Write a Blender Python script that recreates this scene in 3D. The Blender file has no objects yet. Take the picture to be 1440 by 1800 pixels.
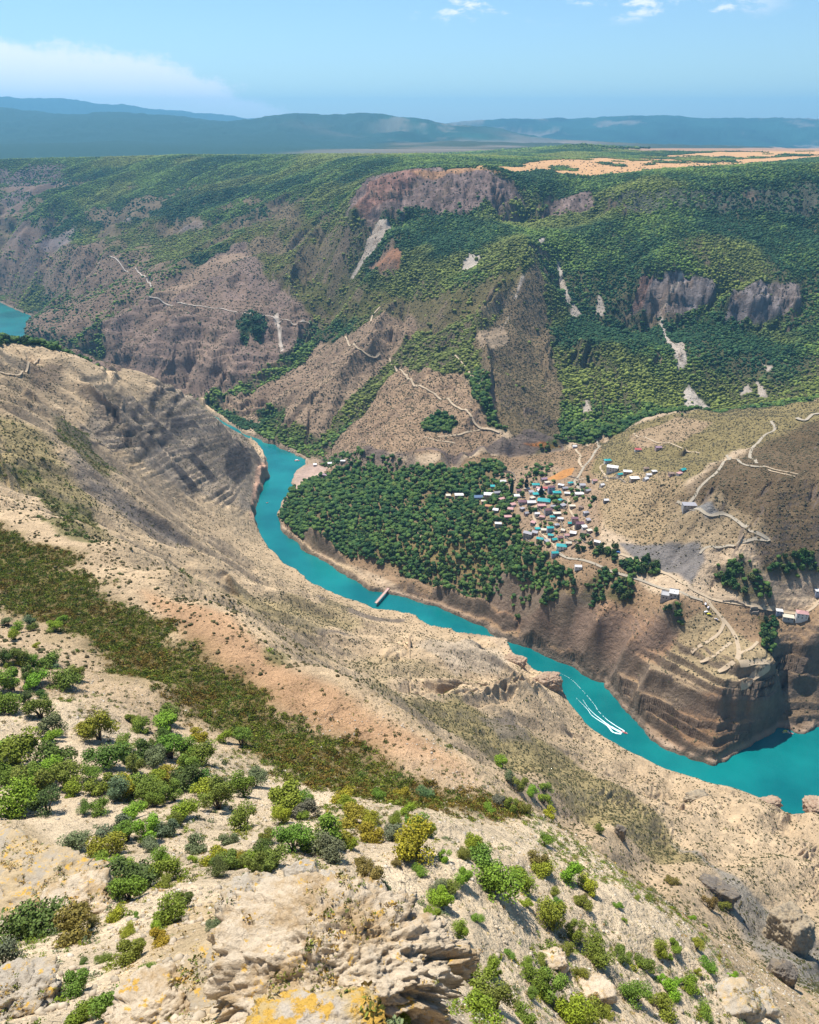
import bpy, math, random
import numpy as np
from math import radians as R
random.seed(7); rng = np.random.default_rng(11)
F32 = np.float32
scn = bpy.context.scene
col = scn.collection
# ------------------------------------------------------------------ camera
H, FOC, PITCH = 600.0, 1413.0, R(25.9)
cam = bpy.data.cameras.new('camera'); camo = bpy.data.objects.new('camera', cam); col.objects.link(camo)
cam.sensor_fit = 'VERTICAL'; cam.sensor_height = 36.0; cam.lens = 36.0*FOC/1800.0
cam.clip_start = 0.5; cam.clip_end = 300000.0
camo.location = (0, 0, H); camo.rotation_euler = (R(90)-PITCH, 0, 0)
scn.camera = camo
# ------------------------------------------------------------------ light
SUN_EL, SUN_AZ = 65.0, -38.0          # azimuth from +Y (view direction), negative = left
w = bpy.data.worlds.new('World'); scn.world = w; w.use_nodes = True
nt = w.node_tree; bgn = nt.nodes['Background']; sky = nt.nodes.new('ShaderNodeTexSky')
sky.sky_type = 'NISHITA'; sky.sun_disc = False; sky.sun_elevation = R(SUN_EL); sky.sun_rotation = R(SUN_AZ)
sky.altitude = 600; sky.air_density = 1.0; sky.dust_density = 0.6; sky.ozone_density = 3.0
bgn.inputs['Strength'].default_value = 0.105
def N(tree, typ, **kw):
    n = tree.nodes.new(typ)
    for k, v in kw.items():
        if hasattr(n, k): setattr(n, k, v)
    return n
def world_clouds():
    L = nt.links
    tc = N(nt, 'ShaderNodeTexCoord'); sep = N(nt, 'ShaderNodeSeparateXYZ'); L.new(tc.outputs['Generated'], sep.inputs[0])
    def M(op, a, b=None, c=None):
        m = N(nt, 'ShaderNodeMath', operation=op)
        for i, v in enumerate((a, b, c)):
            if v is None: continue
            if isinstance(v, (int, float)): m.inputs[i].default_value = v
            else: L.new(v, m.inputs[i])
        return m.outputs[0]
    az = M('ARCTAN2', sep.outputs['X'], sep.outputs['Y'])      # radians, 0 = view direction
    el = M('ARCSINE', sep.outputs['Z'])
    cmb = N(nt, 'ShaderNodeCombineXYZ'); L.new(az, cmb.inputs[0]); L.new(el, cmb.inputs[1])
    def noise(scale, det, rough, sy=1.0, off=0.0):
        mp = N(nt, 'ShaderNodeMapping'); mp.inputs['Scale'].default_value = (1, sy, 1); mp.inputs['Location'].default_value = (off, off*.7, 0)
        L.new(cmb.outputs[0], mp.inputs[0])
        nz = N(nt, 'ShaderNodeTexNoise'); nz.inputs['Scale'].default_value = scale; nz.inputs['Detail'].default_value = det; nz.inputs['Roughness'].default_value = rough
        L.new(mp.outputs[0], nz.inputs['Vector']); return nz.outputs['Fac']
    def ss(v, a, b):
        m = N(nt, 'ShaderNodeMapRange', interpolation_type='SMOOTHSTEP'); L.new(v, m.inputs[0])
        m.inputs[1].default_value = a; m.inputs[2].default_value = b; return m.outputs[0]
    # bank cloud: its top edge falls from left to right
    n1 = noise(30, 8, .68, 1.6); n2 = noise(9, 3, .5, 2.0, 3.0)
    top = M("ADD", M("MULTIPLY", az, -0.42), -0.045)           # line el = a*az+b
    top = M('ADD', top, M('MULTIPLY', M('SUBTRACT', n1, 0.5), 0.050))
    top = M('ADD', top, M('MULTIPLY', M('SUBTRACT', n2, 0.5), 0.020))
    capn = M('MINIMUM', top, M("ADD", 0.047, M('ADD', M('MULTIPLY', az, -0.07), M('MULTIPLY', M('SUBTRACT', n1, 0.5), 0.040))))
    under = ss(M('SUBTRACT', capn, el), -0.002, 0.014)
    body = M('SUBTRACT', 1.0, ss(M('SUBTRACT', capn, el), 0.0, 0.12))
    bank = M('MULTIPLY', under, M('ADD', 0.35, M('MULTIPLY', body, 0.55)))
    bank = M('MULTIPLY', bank, ss(el, -0.02, 0.03))
    # wisps high up in the middle and right
    w1 = noise(16, 8, .65, 3.0, 5.3)
    band = M('MULTIPLY', ss(el, 0.088, 0.104), M('SUBTRACT', 1.0, ss(el, 0.26, 0.32)))
    azb = M('MULTIPLY', ss(az, -0.02, 0.06), M('SUBTRACT', 1.0, ss(az, 0.30, 0.40)))
    wisp = M('MULTIPLY', M('MULTIPLY', ss(w1, 0.52, 0.66), band), azb)
    tot = M('MINIMUM', M('ADD', bank, M('MULTIPLY', wisp, 0.9)), 1.0)
    mix = N(nt, 'ShaderNodeMix', data_type='RGBA'); L.new(tot, mix.inputs[0]); 
    tn = N(nt, 'ShaderNodeVectorMath', operation='MULTIPLY'); L.new(sky.outputs[0], tn.inputs[0]); tn.inputs[1].default_value = (.68, .81, .88)
    L.new(tn.outputs[0], mix.inputs[6]); mix.inputs[7].default_value = (7.0, 7.1, 7.5, 1)
    L.new(mix.outputs[2], bgn.inputs['Color'])
world_clouds()
sl = bpy.data.lights.new('sun', 'SUN'); sl.energy = 4.8; sl.angle = R(0.5); sl.color = (1.0, 0.955, 0.88)
so = bpy.data.objects.new('sun', sl); col.objects.link(so)
sd = np.array([math.sin(R(SUN_AZ))*math.cos(R(SUN_EL)), math.cos(R(SUN_AZ))*math.cos(R(SUN_EL)), math.sin(R(SUN_EL))])
so.rotation_euler = (R(90-SUN_EL), 0, R(180-SUN_AZ)); so.location = (0, 0, 900)
scn.view_settings.view_transform = 'Standard'; scn.view_settings.look = 'None'
scn.view_settings.exposure = 0.66; scn.view_settings.gamma = 1.0
scn.render.engine = 'CYCLES'
scn.cycles.max_bounces = 4; scn.cycles.diffuse_bounces = 2; scn.cycles.glossy_bounces = 2
scn.cycles.transparent_max_bounces = 4; scn.cycles.volume_bounces = 0; scn.cycles.transmission_bounces = 2
scn.cycles.use_denoising = True; scn.cycles.caustics_reflective = False; scn.cycles.caustics_refractive = False

# ------------------------------------------------------------------ pixel -> place
ct, st = math.cos(PITCH), math.sin(PITCH)
def us(px, py):
    r = (px-720)/FOC; up = (900-py)/FOC
    y = ct+up*st; z = -st+up*ct
    return r/y, z/y                      # lateral per metre forward, rise per metre forward
def at_z(px, py, z):
    u, s = us(px, py); d = (z-H)/s; return (u*d, d, z)
def at_d(px, py, d):
    u, s = us(px, py); return (u*d, d, H+s*d)

# ------------------------------------------------------------------ noise
def _h(ix, iy, seed):
    n = (ix.astype(np.int64)*374761393 + iy.astype(np.int64)*668265263 + seed*1274126177) & 0xffffffff
    n = ((n ^ (n >> 13))*1274126177) & 0xffffffff
    n = (n ^ (n >> 16)) & 0xffffff
    return (n/float(0xffffff)).astype(F32)
def vnoise(x, y, seed=0):
    fx = np.floor(x); fy = np.floor(y); tx = (x-fx).astype(F32); ty = (y-fy).astype(F32)
    ix = fx.astype(np.int64); iy = fy.astype(np.int64)
    tx = tx*tx*(3-2*tx); ty = ty*ty*(3-2*ty)
    a = _h(ix, iy, seed); b = _h(ix+1, iy, seed); c = _h(ix, iy+1, seed); d = _h(ix+1, iy+1, seed)
    return (a+(b-a)*tx)*(1-ty) + (c+(d-c)*tx)*ty
def fbm(x, y, L, octs=4, seed=0, rough=.5):
    s = 0; a = 1.0; t = 0
    for o in range(octs):
        c, sn = math.cos(o*1.1+seed), math.sin(o*1.1+seed)
        s = s + a*vnoise((c*x-sn*y)/L+o*17.3, (sn*x+c*y)/L-o*9.1, seed+o*31); t += a; a *= rough; L *= .5
    return s/t
def smooth(a, b, x):
    t = np.clip((x-a)/(b-a), 0, 1); return t*t*(3-2*t)

# ------------------------------------------------------------------ control lines of the relief
CP = []
def _add(pts):
    # pts: world points; densified along u / ln(d)
    P = [(x/y, math.log(y), z) for x, y, z in pts]
    out = [P[0]]
    for a, b in zip(P[:-1], P[1:]):
        n = max(1, int(math.hypot(a[0]-b[0], a[1]-b[1])/0.022))
        for k in range(1, n+1):
            t = k/n; out.append(tuple(a[i]+(b[i]-a[i])*t for i in range(3)))
    CP.extend(out)
def dl(*a): _add([at_d(*p) for p in a])
def zl(*a): _add([at_z(*p) for p in a])
def dp(*a):
    for p in a: _add([at_d(*p)])
def zp(*a):
    for p in a: _add([at_z(*p)])
# far ranges
dl((-350,171,21000),(0,171,21000),(70,177,21000),(150,181,21000),(230,186,21000),(300,196,21000),(430,208,21000),(560,219,21000))
dl((-350,196,13000),(0,191,13000),(60,193,13000),(85,202,13000),(200,205,13000),(330,213,13000),(400,226,12500))
dl((400,224,11500),(470,213,11500),(520,208,11500),(600,209,11500),(690,205,11500),(760,209,11500),(830,219,11500),(880,234,11000),(920,248,11000))
dl((700,222,16500),(850,213,16500),(950,212,16500),(1020,208,16500),(1100,204,16500),(1180,207,16500),(1220,213,16500),(1300,212,16500),(1360,211,16500),(1440,215,16500),(1650,212,16500))
_add([(-9000,14800,250),(-2500,14800,250)]); _add([(-2500,13500,280),(2600,13500,280)]); _add([(-10500,17800,280),(-2500,17800,250)]); _add([(-20000,30000,100),(20000,30000,50)]); _add([(1500,20500,100),(14000,20500,100)])
dl((-350,238,9500),(0,240,9500),(150,238,9500),(300,240,9500),(420,244,9000))
dl((-350,250,8000),(0,252,8000),(200,249,8000),(420,254,8000))
dl((-350,262,6500),(0,264,6500),(200,260,6800),(420,262,6800),(620,262,6500))
dl((620,262,7000),(700,257,8500),(860,257,8500),(960,262,7000)); dl((620,244,10000),(700,240,10200),(860,250,10000))
dl((900,256,12500),(1000,254,13500),(1200,254,14000),(1440,256,14000),(1650,256,14000))
dl((960,262,6500),(1100,262,6500),(1300,262,6500),(1440,262,6500),(1650,262,6500))
dl((940,266,4600),(980,259,4600),(1025,254,4700),(1080,260,4700),(1150,266,4700))
_add([(-2600,4900,330),(-1600,4900,340),(-900,4700,360),(-500,4500,400)]); _add([(-3000,5600,330),(-1800,5600,340),(-900,5500,360)])
# plateau behind the rim
dl((600,282,3300),(740,288,2750),(840,292,2850),(960,300,2750),(1100,300,2800),(1250,298,2800),(1440,300,2700),(1650,298,2700))
dl((740,275,3900),(900,276,3700),(1100,278,3700),(1300,279,3600),(1440,272,3600),(1650,270,3600))
# rims
dl((-250,296,4000),(0,284,4200),(100,279,4200),(200,276,4200),(320,272,4100),(420,272,4100),(560,274,3700),(620,292,3100))
dl((-250,330,3900),(0,318,4000),(90,312,4000))
dl((625,335,2330),(650,313,2330),(740,301,2370),(800,299,2370),(870,303,2330),(905,325,2330),(925,350,2350))
dl((615,368,2260),(660,384,2200),(740,366,2240),(850,375,2220),(905,380,2260))
dl((945,372,2330),(980,350,2350),(1035,337,2350)); dl((945,388,2300),(1000,372,2280),(1045,364,2270))
dl((1060,345,2290),(1150,322,2300),(1250,318,2300),(1350,316,2250),(1440,314,2250),(1650,312,2250))
dl((1100,366,2200),(1180,362,2190),(1280,372,2170),(1350,380,2140),(1440,395,2120),(1650,395,2120))
# opposite wall, right
dl((1080,450,1990),(1200,440,1980),(1320,450,1950),(1440,470,1900),(1650,470,1900))
dl((1110,520,1870),(1140,486,1890),(1190,487,1900),(1255,490,1900)); dl((1105,555,1845),(1190,555,1850),(1250,535,1870))
dl((1280,515,1830),(1330,504,1830),(1405,502,1830)); dl((1275,562,1795),(1340,560,1795),(1405,540,1805))
dl((1020,600,1650),(1120,620,1640),(1240,620,1650),(1340,620,1660),(1440,610,1680),(1650,610,1680))
dl((1040,745,1430),(1120,735,1450),(1240,722,1480),(1330,712,1490),(1440,695,1500),(1650,690,1500))
# centre
dl((955,425,2000),(930,460,1890),(900,500,1780),(850,540,1700),(790,575,1650))
dl((860,600,1570),(865,650,1450),(870,710,1360)); dl((760,640,1540),(780,700,1430))
dl((990,775,1350),(978,700,1480),(960,640,1600),(965,560,1780),(985,480,1960))
dl((1010,700,1500),(1030,620,1640))
zl((640,792,72),(700,800,85),(780,790,112),(850,775,122),(920,765,120),(985,770,112))
zl((640,812,55),(720,826,66),(790,818,80),(860,806,88),(930,800,92),(990,790,96))
dl((560,362,2700),(520,380,2700),(480,400,2650),(440,415,2600),(390,435,2550),(330,462,2450),(280,500,2320))
dl((560,420,2450),(560,480,2230),(600,530,2080)); dl((440,480,2300),(480,520,2180))
dp((680,450,2010),(640,500,1980),(760,460,1960),(830,480,1850),(700,520,1870),(620,420,2200),(800,420,2060))
dl((545,805,1475),(580,755,1545),(640,700,1600),(700,630,1700),(730,580,1780))
dl((480,752,1600),(520,715,1640),(570,680,1660),(620,630,1710),(655,590,1750),(690,560,1800))
zl((560,800,18),(590,790,40)); dl((600,770,1455),(640,735,1480),(700,685,1500),(740,640,1540),(830,590,1610))
dl((395,700,1760),(430,680,1810),(480,655,1860),(540,605,1960),(560,575,2020))
dl((335,700,1760),(380,650,1830),(420,600,1930),(440,550,2020)); dl((275,655,1890),(300,610,1950),(330,560,2040))
dl((190,640,1960),(200,600,2020),(215,560,2120))
dl((35,613,2130),(60,600,2180),(100,585,2200),(150,568,2220),(200,548,2220),(265,525,2200),(400,547,2080),(470,556,2060),(545,572,2030))
dl((120,520,2550),(200,500,2480),(260,480,2420)); dp((60,530,2850))
# upper left country
dl((-250,500,3150),(0,497,3120),(60,500,2980)); dl((-250,440,3300),(0,440,3300),(100,440,3000),(200,450,2750))
dl((0,370,3600),(100,350,3500),(180,340,3500)); dl((150,420,3100),(260,390,3100),(330,370,3100),(420,340,3200),(500,310,3350))
dl((200,380,3250),(300,345,3400),(400,310,3600)); dl((300,430,2850),(400,385,2950),(470,345,3050),(540,320,3100))
# shores (land just beyond the water)
zl((70,560,6),(50,545,6),(20,528,6),(-60,515,6),(-250,510,6))
zl((440,762,8),(470,772,8),(500,785,8),(540,806,5),(545,825,3),(520,845,3),(505,870,4),(488,905,5),(492,928,6))
zl((340,700,6),(390,728,6),(430,752,8))
# terrace edge over the river
zl((505,925,18),(545,955,26),(620,998,32),(700,1028,34),(800,1062,36),(900,1100,38),(960,1128,38),(1020,1160,34),(1070,1190,26))
zl((510,938,3),(548,975,3),(602,1008,3),(652,1034,3),(765,1062,3),(860,1106,3),(960,1148,3),(1050,1192,3))
zp((520,860,16),(560,900,26),(640,960,34),(600,845,32),(700,835,48),(800,830,72),(900,822,92),(700,900,46),(800,950,58),(900,1000,72),(800,880,66),(880,900,86),(650,900,38),(950,1060,62))
zp((900,850,95),(960,880,103),(1000,930,106),(960,965,98),(1050,830,130),(1000,805,112),(1100,830,150),(1030,860,118),(1015,775,100))
zp((1000,1120,50),(1050,1080,76),(1000,1040,82),(1100,1030,100),(1050,990,108),(1180,1060,114),(1100,1120,72),(1090,1165,48))
# right-hand hill
zl((1050,772,104),(1080,756,122),(1130,742,142),(1200,727,165),(1300,714,187),(1440,700,215),(1650,690,240))
zp((1150,850,170),(1250,850,192),(1350,850,207),(1440,850,216),(1600,850,225),(1200,790,168),(1320,780,200),(1440,780,222),(1100,790,145))
zp((1440,950,168),(1300,950,162),(1200,950,142),(1110,930,132),(1150,1010,108),(1250,1030,112),(1350,1050,112),(1440,1040,118),(1350,1085,92),(1440,1100,100),(1600,1040,125),(1600,1120,100),(1200,1090,96),(1270,1095,93))
# bluff
zl((1132,1182,56),(1200,1186,62),(1270,1212,66),(1330,1198,70),(1366,1168,74),(1362,1130,82))
zp((1300,1140,82),(1230,1140,78),(1170,1140,66))
zl((1118,1215,34),(1190,1250,30),(1250,1264,34),(1310,1248,36))
zl((1140,1268,9),(1200,1305,11),(1258,1290,26),(1300,1268,31),(1345,1256,28))
zl((1262,1322,10),(1284,1318,5),(1340,1296,4),(1366,1282,4)); zp((1085,1205,20),(1110,1240,9))
zl((1372,1215,22),(1376,1255,10)); zl((1440,1128,84),(1404,1150,70)); zl((1650,1128,98),(1440,1180,52)); zp((1420,1205,36),(1402,1268,8),(1440,1262,8),(1600,1220,20),(1600,1250,5))
zl((1075,1198,6),(1102,1248,4),(1150,1298,4),(1215,1332,4),(1262,1340,4))
# near side: spur crest on the left
dl((-250,590,1000),(0,608,1040),(60,628,1090),(105,624,1130),(150,636,1180),(230,658,1260),(320,683,1330),(380,725,1370),(428,757,1400),(460,806,1388))
zp((474,826,3),(466,850,3),(452,880,3),(455,912,3))
_add([(-1060,2130,14),(-880,2010,14),(-660,1890,14),(-520,1830,12)])
dl((450,905,1170),(390,900,1090),(330,880,1060),(220,828,930),(120,750,850),(60,695,860),(0,670,880))
dl((400,850,1200),(300,790,1130),(200,720,1050))
dl((-250,700,680),(0,715,690),(100,790,660),(200,870,640),(330,945,710),(440,1000,800),(520,1022,860))
dl((-250,780,520),(0,780,540),(100,840,540),(200,910,540),(300,960,560),(400,1000,600))
zl((462,945,8),(506,984,8),(556,1020,10),(616,1046,10),(676,1062,6),(738,1074,18),(752,1098,10),(830,1120,14),(895,1154,24),(916,1170,34),(932,1186,14),(972,1190,42),(980,1216,26),(1005,1245,24),(1030,1278,22),(1100,1322,16),(1180,1357,12),(1240,1377,14),(1292,1392,28),(1335,1408,24),(1368,1416,22))
zl((1376,1430,3),(1412,1434,3)); zp((1426,1424,22),(1440,1410,26),(1600,1440,30))
dl((450,1050,620),(600,1105,640),(750,1125,690),(850,1140,735)); zp((600,1060,70),(660,1085,62),(720,1100,52),(780,1122,44),(560,1050,75)); dl((600,1125,560),(700,1160,570),(800,1188,600),(900,1192,650))
dl((480,1100,480),(560,1140,480),(650,1172,480),(760,1192,515),(850,1190,575),(940,1184,655))
zl((1000,1300,105),(1100,1350,68),(1200,1400,58),(1300,1440,70)); zp((900,1250,150),(1000,1270,70),(850,1270,190),(1400,1500,75),(1440,1560,95),(1300,1500,112),(1440,1470,50),(1600,1560,90))
zl((700,1222,262),(850,1310,228),(1000,1390,200),(1100,1450,178),(1200,1500,156),(1300,1560,146),(1400,1640,142),(1440,1700,138),(1600,1760,130))
dl((400,1050,390),(520,1120,370),(640,1180,370))
# tan ridge crest, then its hidden back
dl((-250,820,430),(0,870,400),(100,900,375),(200,960,335),(290,1022,300),(400,1065,280),(520,1155,247),(640,1203,230),(720,1250,213),(830,1330,192),(960,1430,168),(1080,1520,150),(1170,1580,142),(1260,1650,133),(1330,1720,127),(1440,1800,120),(1600,1900,115))
_add([(8,238,340),(50,225,330),(80,218,322),(120,205,312),(165,190,300),(210,180,290)])
dl((-250,930,350),(0,980,322),(100,1060,277),(300,1180,226),(500,1300,188),(700,1385,163),(850,1422,152))
dl((-250,1150,215),(0,1150,215),(200,1230,190)); 
for _p in ((-250,1300,150),(0,1300,152),(0,1450,110),(0,1600,76),(0,1700,54),(0,1800,40),(200,1400,125),(200,1500,97),(200,1600,70),(200,1700,50),(200,1800,36),(400,1400,126),(400,1500,93),(400,1600,60),(400,1700,40),
  (600,1450,112),(600,1530,86),(600,1600,54),(600,1700,38),(800,1450,118),(800,1550,92),(800,1650,74),(800,1750,60),(1000,1550,112),(1000,1650,93),(1000,1780,74),(1200,1680,106),(1200,1790,88),
  (-250,1500,100),(-250,1700,60),(400,1860,22),(600,1860,22),(200,1900,24),(0,1950,22),(1000,1900,55),(1400,1950,70),(550,1800,19),(450,1820,19),(650,1820,19),(-250,1900,28)):
    dp(_p)
_add([(-9,9,578),(0,9,577),(9,9,575)])
_add([(-60000,69000,-900),(0,69000,-900),(60000,69000,-900)]); _add([(-40000,46000,-200),(0,46000,-200),(40000,46000,-200)])

cp = np.array(CP, dtype=np.float64)
# thin near-duplicates
key = np.round(cp[:, :2]/0.006).astype(int); _, ui = np.unique(key, axis=0, return_index=True); cp = cp[np.sort(ui)]
n = len(cp); print('control points', n)
D = np.hypot(cp[:, None, 0]-cp[None, :, 0], cp[:, None, 1]-cp[None, :, 1])
A = np.zeros((n+3, n+3)); A[:n, :n] = -D + 0.0006*np.eye(n); A[:n, n] = 1; A[:n, n+1:] = cp[:, :2]; A[n, :n] = 1; A[n+1:, :n] = cp[:, :2].T
# heights are interpolated as slope-scaled values so near and far are balanced
bz = np.zeros(n+3); bz[:n] = (cp[:, 2]-H)/np.exp(cp[:, 1])
wt = np.linalg.solve(A, bz)
V0, V1 = math.log(8.0), math.log(70000.0); CU = np.linspace(-1.25, 1.25, 560); CV = np.linspace(V0, V1, 1100)
def rbf(u, v):
    out = np.empty(u.shape, F32); uf = u.ravel(); vf = v.ravel(); o = out.ravel()
    pu = cp[:, 0].astype(F32); pv = cp[:, 1].astype(F32); wf = wt[:n].astype(F32)
    for i in range(0, len(uf), 8192):
        a = uf[i:i+8192].astype(F32)[:, None]-pu; b = vf[i:i+8192].astype(F32)[:, None]-pv
        o[i:i+8192] = -np.sqrt(a*a+b*b) @ wf + wt[n] + wt[n+1]*uf[i:i+8192] + wt[n+2]*vf[i:i+8192]
    return out
_U, _V = np.meshgrid(CU, CV); CS = rbf(_U, _V)      # slope-scaled coarse sheet
def _bs(t): return (1-t)**3/6, (3*t**3-6*t*t+4)/6, (-3*t**3+3*t*t+3*t+1)/6, t**3/6
def coarse(u, v):
    """smooth cubic reading of the sheet"""
    u = np.asarray(u, float); v = np.asarray(v, float); out = np.empty(u.shape); uf, vf, of = u.ravel(), v.ravel(), out.reshape(-1)
    for q in range(0, len(uf), 400000):
        a = np.clip((uf[q:q+400000]-CU[0])/(CU[1]-CU[0]), 1, len(CU)-3.001); b = np.clip((vf[q:q+400000]-CV[0])/(CV[1]-CV[0]), 1, len(CV)-3.001)
        i = a.astype(int); j = b.astype(int); wa = _bs(a-i); wb = _bs(b-j); s = 0
        for m in range(4):
            r = 0
            for k in range(4): r = r+wa[k]*CS[j-1+m, i-1+k]
            s = s+wb[m]*r
        of[q:q+400000] = H+s*np.exp(vf[q:q+400000])
    return out
# ------------------------------------------------------------------ fine grid
segs = [(9, 60, 220), (60, 500, 520), (500, 1750, 680), (1750, 4600, 400), (4600, 30000, 150)]
rows = np.concatenate([np.exp(np.linspace(math.log(a), math.log(b), m, endpoint=False)) for a, b, m in segs]+[[30000.]])
LV = np.log(rows); NR = len(rows); NC = 1280
T = np.linspace(-1, 1, NC)
def wid(v): return np.interp(v, [math.log(9), math.log(70), math.log(300), math.log(1500), math.log(5000)], [1.12, 1.0, .86, .68, .62])
vv = np.repeat(LV[:, None], NC, 1); uu = T[None, :]*wid(vv)
Y = np.exp(vv); X = uu*Y
Z = coarse(uu, vv).astype(np.float64)
# river
def wpoly(pts, z=0.0): return np.array([at_z(x, y, z)[:2] for x, y in pts])
far_bank = [(-300,508),(-60,516),(0,530),(30,545),(62,558),(58,572),(40,595),(30,615)]
RIV = np.array([at_z(x, y, 0)[:2] for x, y in [(-400,508),(-60,518),(0,532),(30,546),(60,557),(58,572)]] +
   [(-1040,2100),(-850,1960),(-640,1850),(-500,1790)] +
   [at_z(x, y, 0)[:2] for x, y in [(340,714),(390,738),(430,762),(470,778),(500,790),(535,808),(538,816),(515,835),(512,850),(517,862),(495,885),(488,905),(494,930),(520,955),(548,978),(602,1010),(652,1037),(680,1044),(700,1050),(715,1052),(740,1060),(765,1066),(810,1082),(860,1110),(905,1130),(960,1152),(1005,1170),(1040,1197),(1062,1202),(1080,1225),(1102,1253),(1150,1302),(1180,1322),(1215,1337),(1262,1345),(1275,1338),(1300,1322),(1342,1302),(1362,1288),(1372,1280),(1385,1281),(1400,1290),(1420,1292),(1432,1280),(1460,1270),(1700,1240),
    (1800,1470),(1450,1436),(1412,1436),(1376,1433),(1335,1414),(1290,1400),(1240,1384),(1180,1364),(1100,1330),(1030,1288),(1000,1256),(975,1225),(930,1195),(895,1160),(830,1132),(750,1106),(680,1080),(620,1064),(560,1038),(508,1000),(462,955),(449,915),(452,895),(458,870),(463,850),(472,838),(474,828),(462,800),(440,768)]] +
   [(-330,1560),(-480,1640),(-640,1720),(-840,1830),(-1060,1950)] +
   [at_z(x, y, 0)[:2] for x, y in [(0,607),(-60,612),(-400,620)]])
def pip(x, y, P):
    ins = np.zeros(x.shape, bool); m = len(P)
    for k in range(m):
        x1, y1 = P[k]; x2, y2 = P[(k+1) % m]
        if y1 == y2: continue
        c = (y1 > y) != (y2 > y)
        ins ^= c & (x < (x2-x1)*(y-y1)/(y2-y1)+x1)
    return ins
def pdist(x, y, P, closed=True):
    d = np.full(x.shape, 1e18); m = len(P)
    for k in range(m if closed else m-1):
        x1, y1 = P[k]; x2, y2 = P[(k+1) % m]; dx, dy = x2-x1, y2-y1; L2 = dx*dx+dy*dy+1e-9
        t = np.clip(((x-x1)*dx+(y-y1)*dy)/L2, 0, 1); d = np.minimum(d, (x-x1-t*dx)**2+(y-y1-t*dy)**2)
    return np.sqrt(d)
def sdf(x, y, P, reach=60.0):
    """signed distance (positive inside), exact only within reach"""
    P = np.asarray(P); out = np.full(x.shape, -reach)
    m = (x > P[:, 0].min()-reach) & (x < P[:, 0].max()+reach) & (y > P[:, 1].min()-reach) & (y < P[:, 1].max()+reach)
    if m.any():
        xs, ys = x[m], y[m]; d = pdist(xs, ys, P); out[m] = np.where(pip(xs, ys, P), d, -d)
    return out
jx = (fbm(X, Y, 30, 3, 91)-.5)*14; jy = (fbm(X, Y, 30, 3, 92)-.5)*14
rs = sdf(X+jx, Y+jy, RIV, 150.0)               # >0 in the river
def grads(Z):
    hu = np.gradient(Z, axis=1)/np.gradient(uu, axis=1); hv = np.gradient(Z, axis=0)/np.gradient(vv, axis=0)
    # uu varies a little with v through wid(); remove that share
    duv = np.gradient(uu, axis=0)/np.gradient(vv, axis=0); hv = hv-hu*duv
    return hu/Y, (hv-uu*hu)/Y
spc = Y*np.gradient(uu, axis=1)                # lateral mesh spacing
# ------------------------------------------------------------------ looking up places on the relief
def ray(px, py, Zs=None):
    """first point of the relief seen along a direction of the photograph"""
    u, s = us(px, py)
    if Zs is None:
        z = coarse(np.full(NR, u), LV)
    else:
        t = np.clip((u/wid(LV)+1)*.5*(NC-1), 0, NC-1.001); i = t.astype(int); t = t-i; j = np.arange(NR)
        z = Zs[j, i]*(1-t)+Zs[j, i+1]*t
    k = np.argmax(z >= H+s*rows)
    if k == 0: return (u*rows[-1], rows[-1], 0)
    a = z[k-1]-(H+s*rows[k-1]); b = z[k]-(H+s*rows[k]); t = a/(a-b) if a != b else 0
    y = rows[k-1]+(rows[k]-rows[k-1])*t
    return (u*y, y, H+s*y)
def WP(pts, Zs=None): return np.array([ray(x, y, Zs)[:2] for x, y in pts])
# ------------------------------------------------------------------ relief detail
gx, gy = grads(Z); slope = np.hypot(gx, gy)
on_land = smooth(2, -22, rs)
amp = np.ones_like(Z)
terrace = WP([(500,890),(520,850),(580,835),(700,815),(800,812),(920,800),(990,790),(1060,800),(1120,830),(1060,900),(1080,980),(1180,1050),(1400,1060),(1440,1100),(1370,1160),(1180,1160),(1060,1180),(960,1125),(820,1060),(700,1025),(600,985),(530,945)])
ts = sdf(X, Y, terrace, 120); amp *= 1-.88*smooth(-90, -10, ts)
amp *= 1-.65*smooth(360, 430, Z)*smooth(2600, 3200, Y)*smooth(9000, 5000, Y)
nearw = smooth(260, 120, Y)                     # the slope at our feet
bluffP = WP([(1090,1180),(1180,1150),(1370,1130),(1440,1120),(1440,1290),(1360,1300),(1270,1345),(1150,1300),(1075,1215)]); bls = sdf(X, Y, bluffP, 60)
amp *= 1-.93*smooth(-40, 0, bls)
def erode(x, y, L, ax, ay, seed):
    px_, py_ = x/L, y/L; fx = np.floor(px_); fy = np.floor(py_); num = np.zeros(x.shape, F32); den = np.full(x.shape, 1e-6, F32)
    for i in (-1, 0, 1):
        for j in (-1, 0, 1):
            cx = fx+i; cy = fy+j; hx = _h(cx.astype(np.int64), cy.astype(np.int64), seed); hy = _h(cx.astype(np.int64), cy.astype(np.int64), seed+7)
            dx = (px_-cx-hx).astype(F32); dy = (py_-cy-hy).astype(F32); w_ = np.exp(-2.2*(dx*dx+dy*dy))
            num += w_*np.cos((dx*-ay+dy*ax)*6.2); den += w_
    return num/den
sideN = smooth(30, -30, Y-np.interp(uu, [-.6, -.3, -.17, 0, .3, .7], [1500, 1480, 1200, 950, 690, 560]))   # 1 on our side of the river
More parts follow.
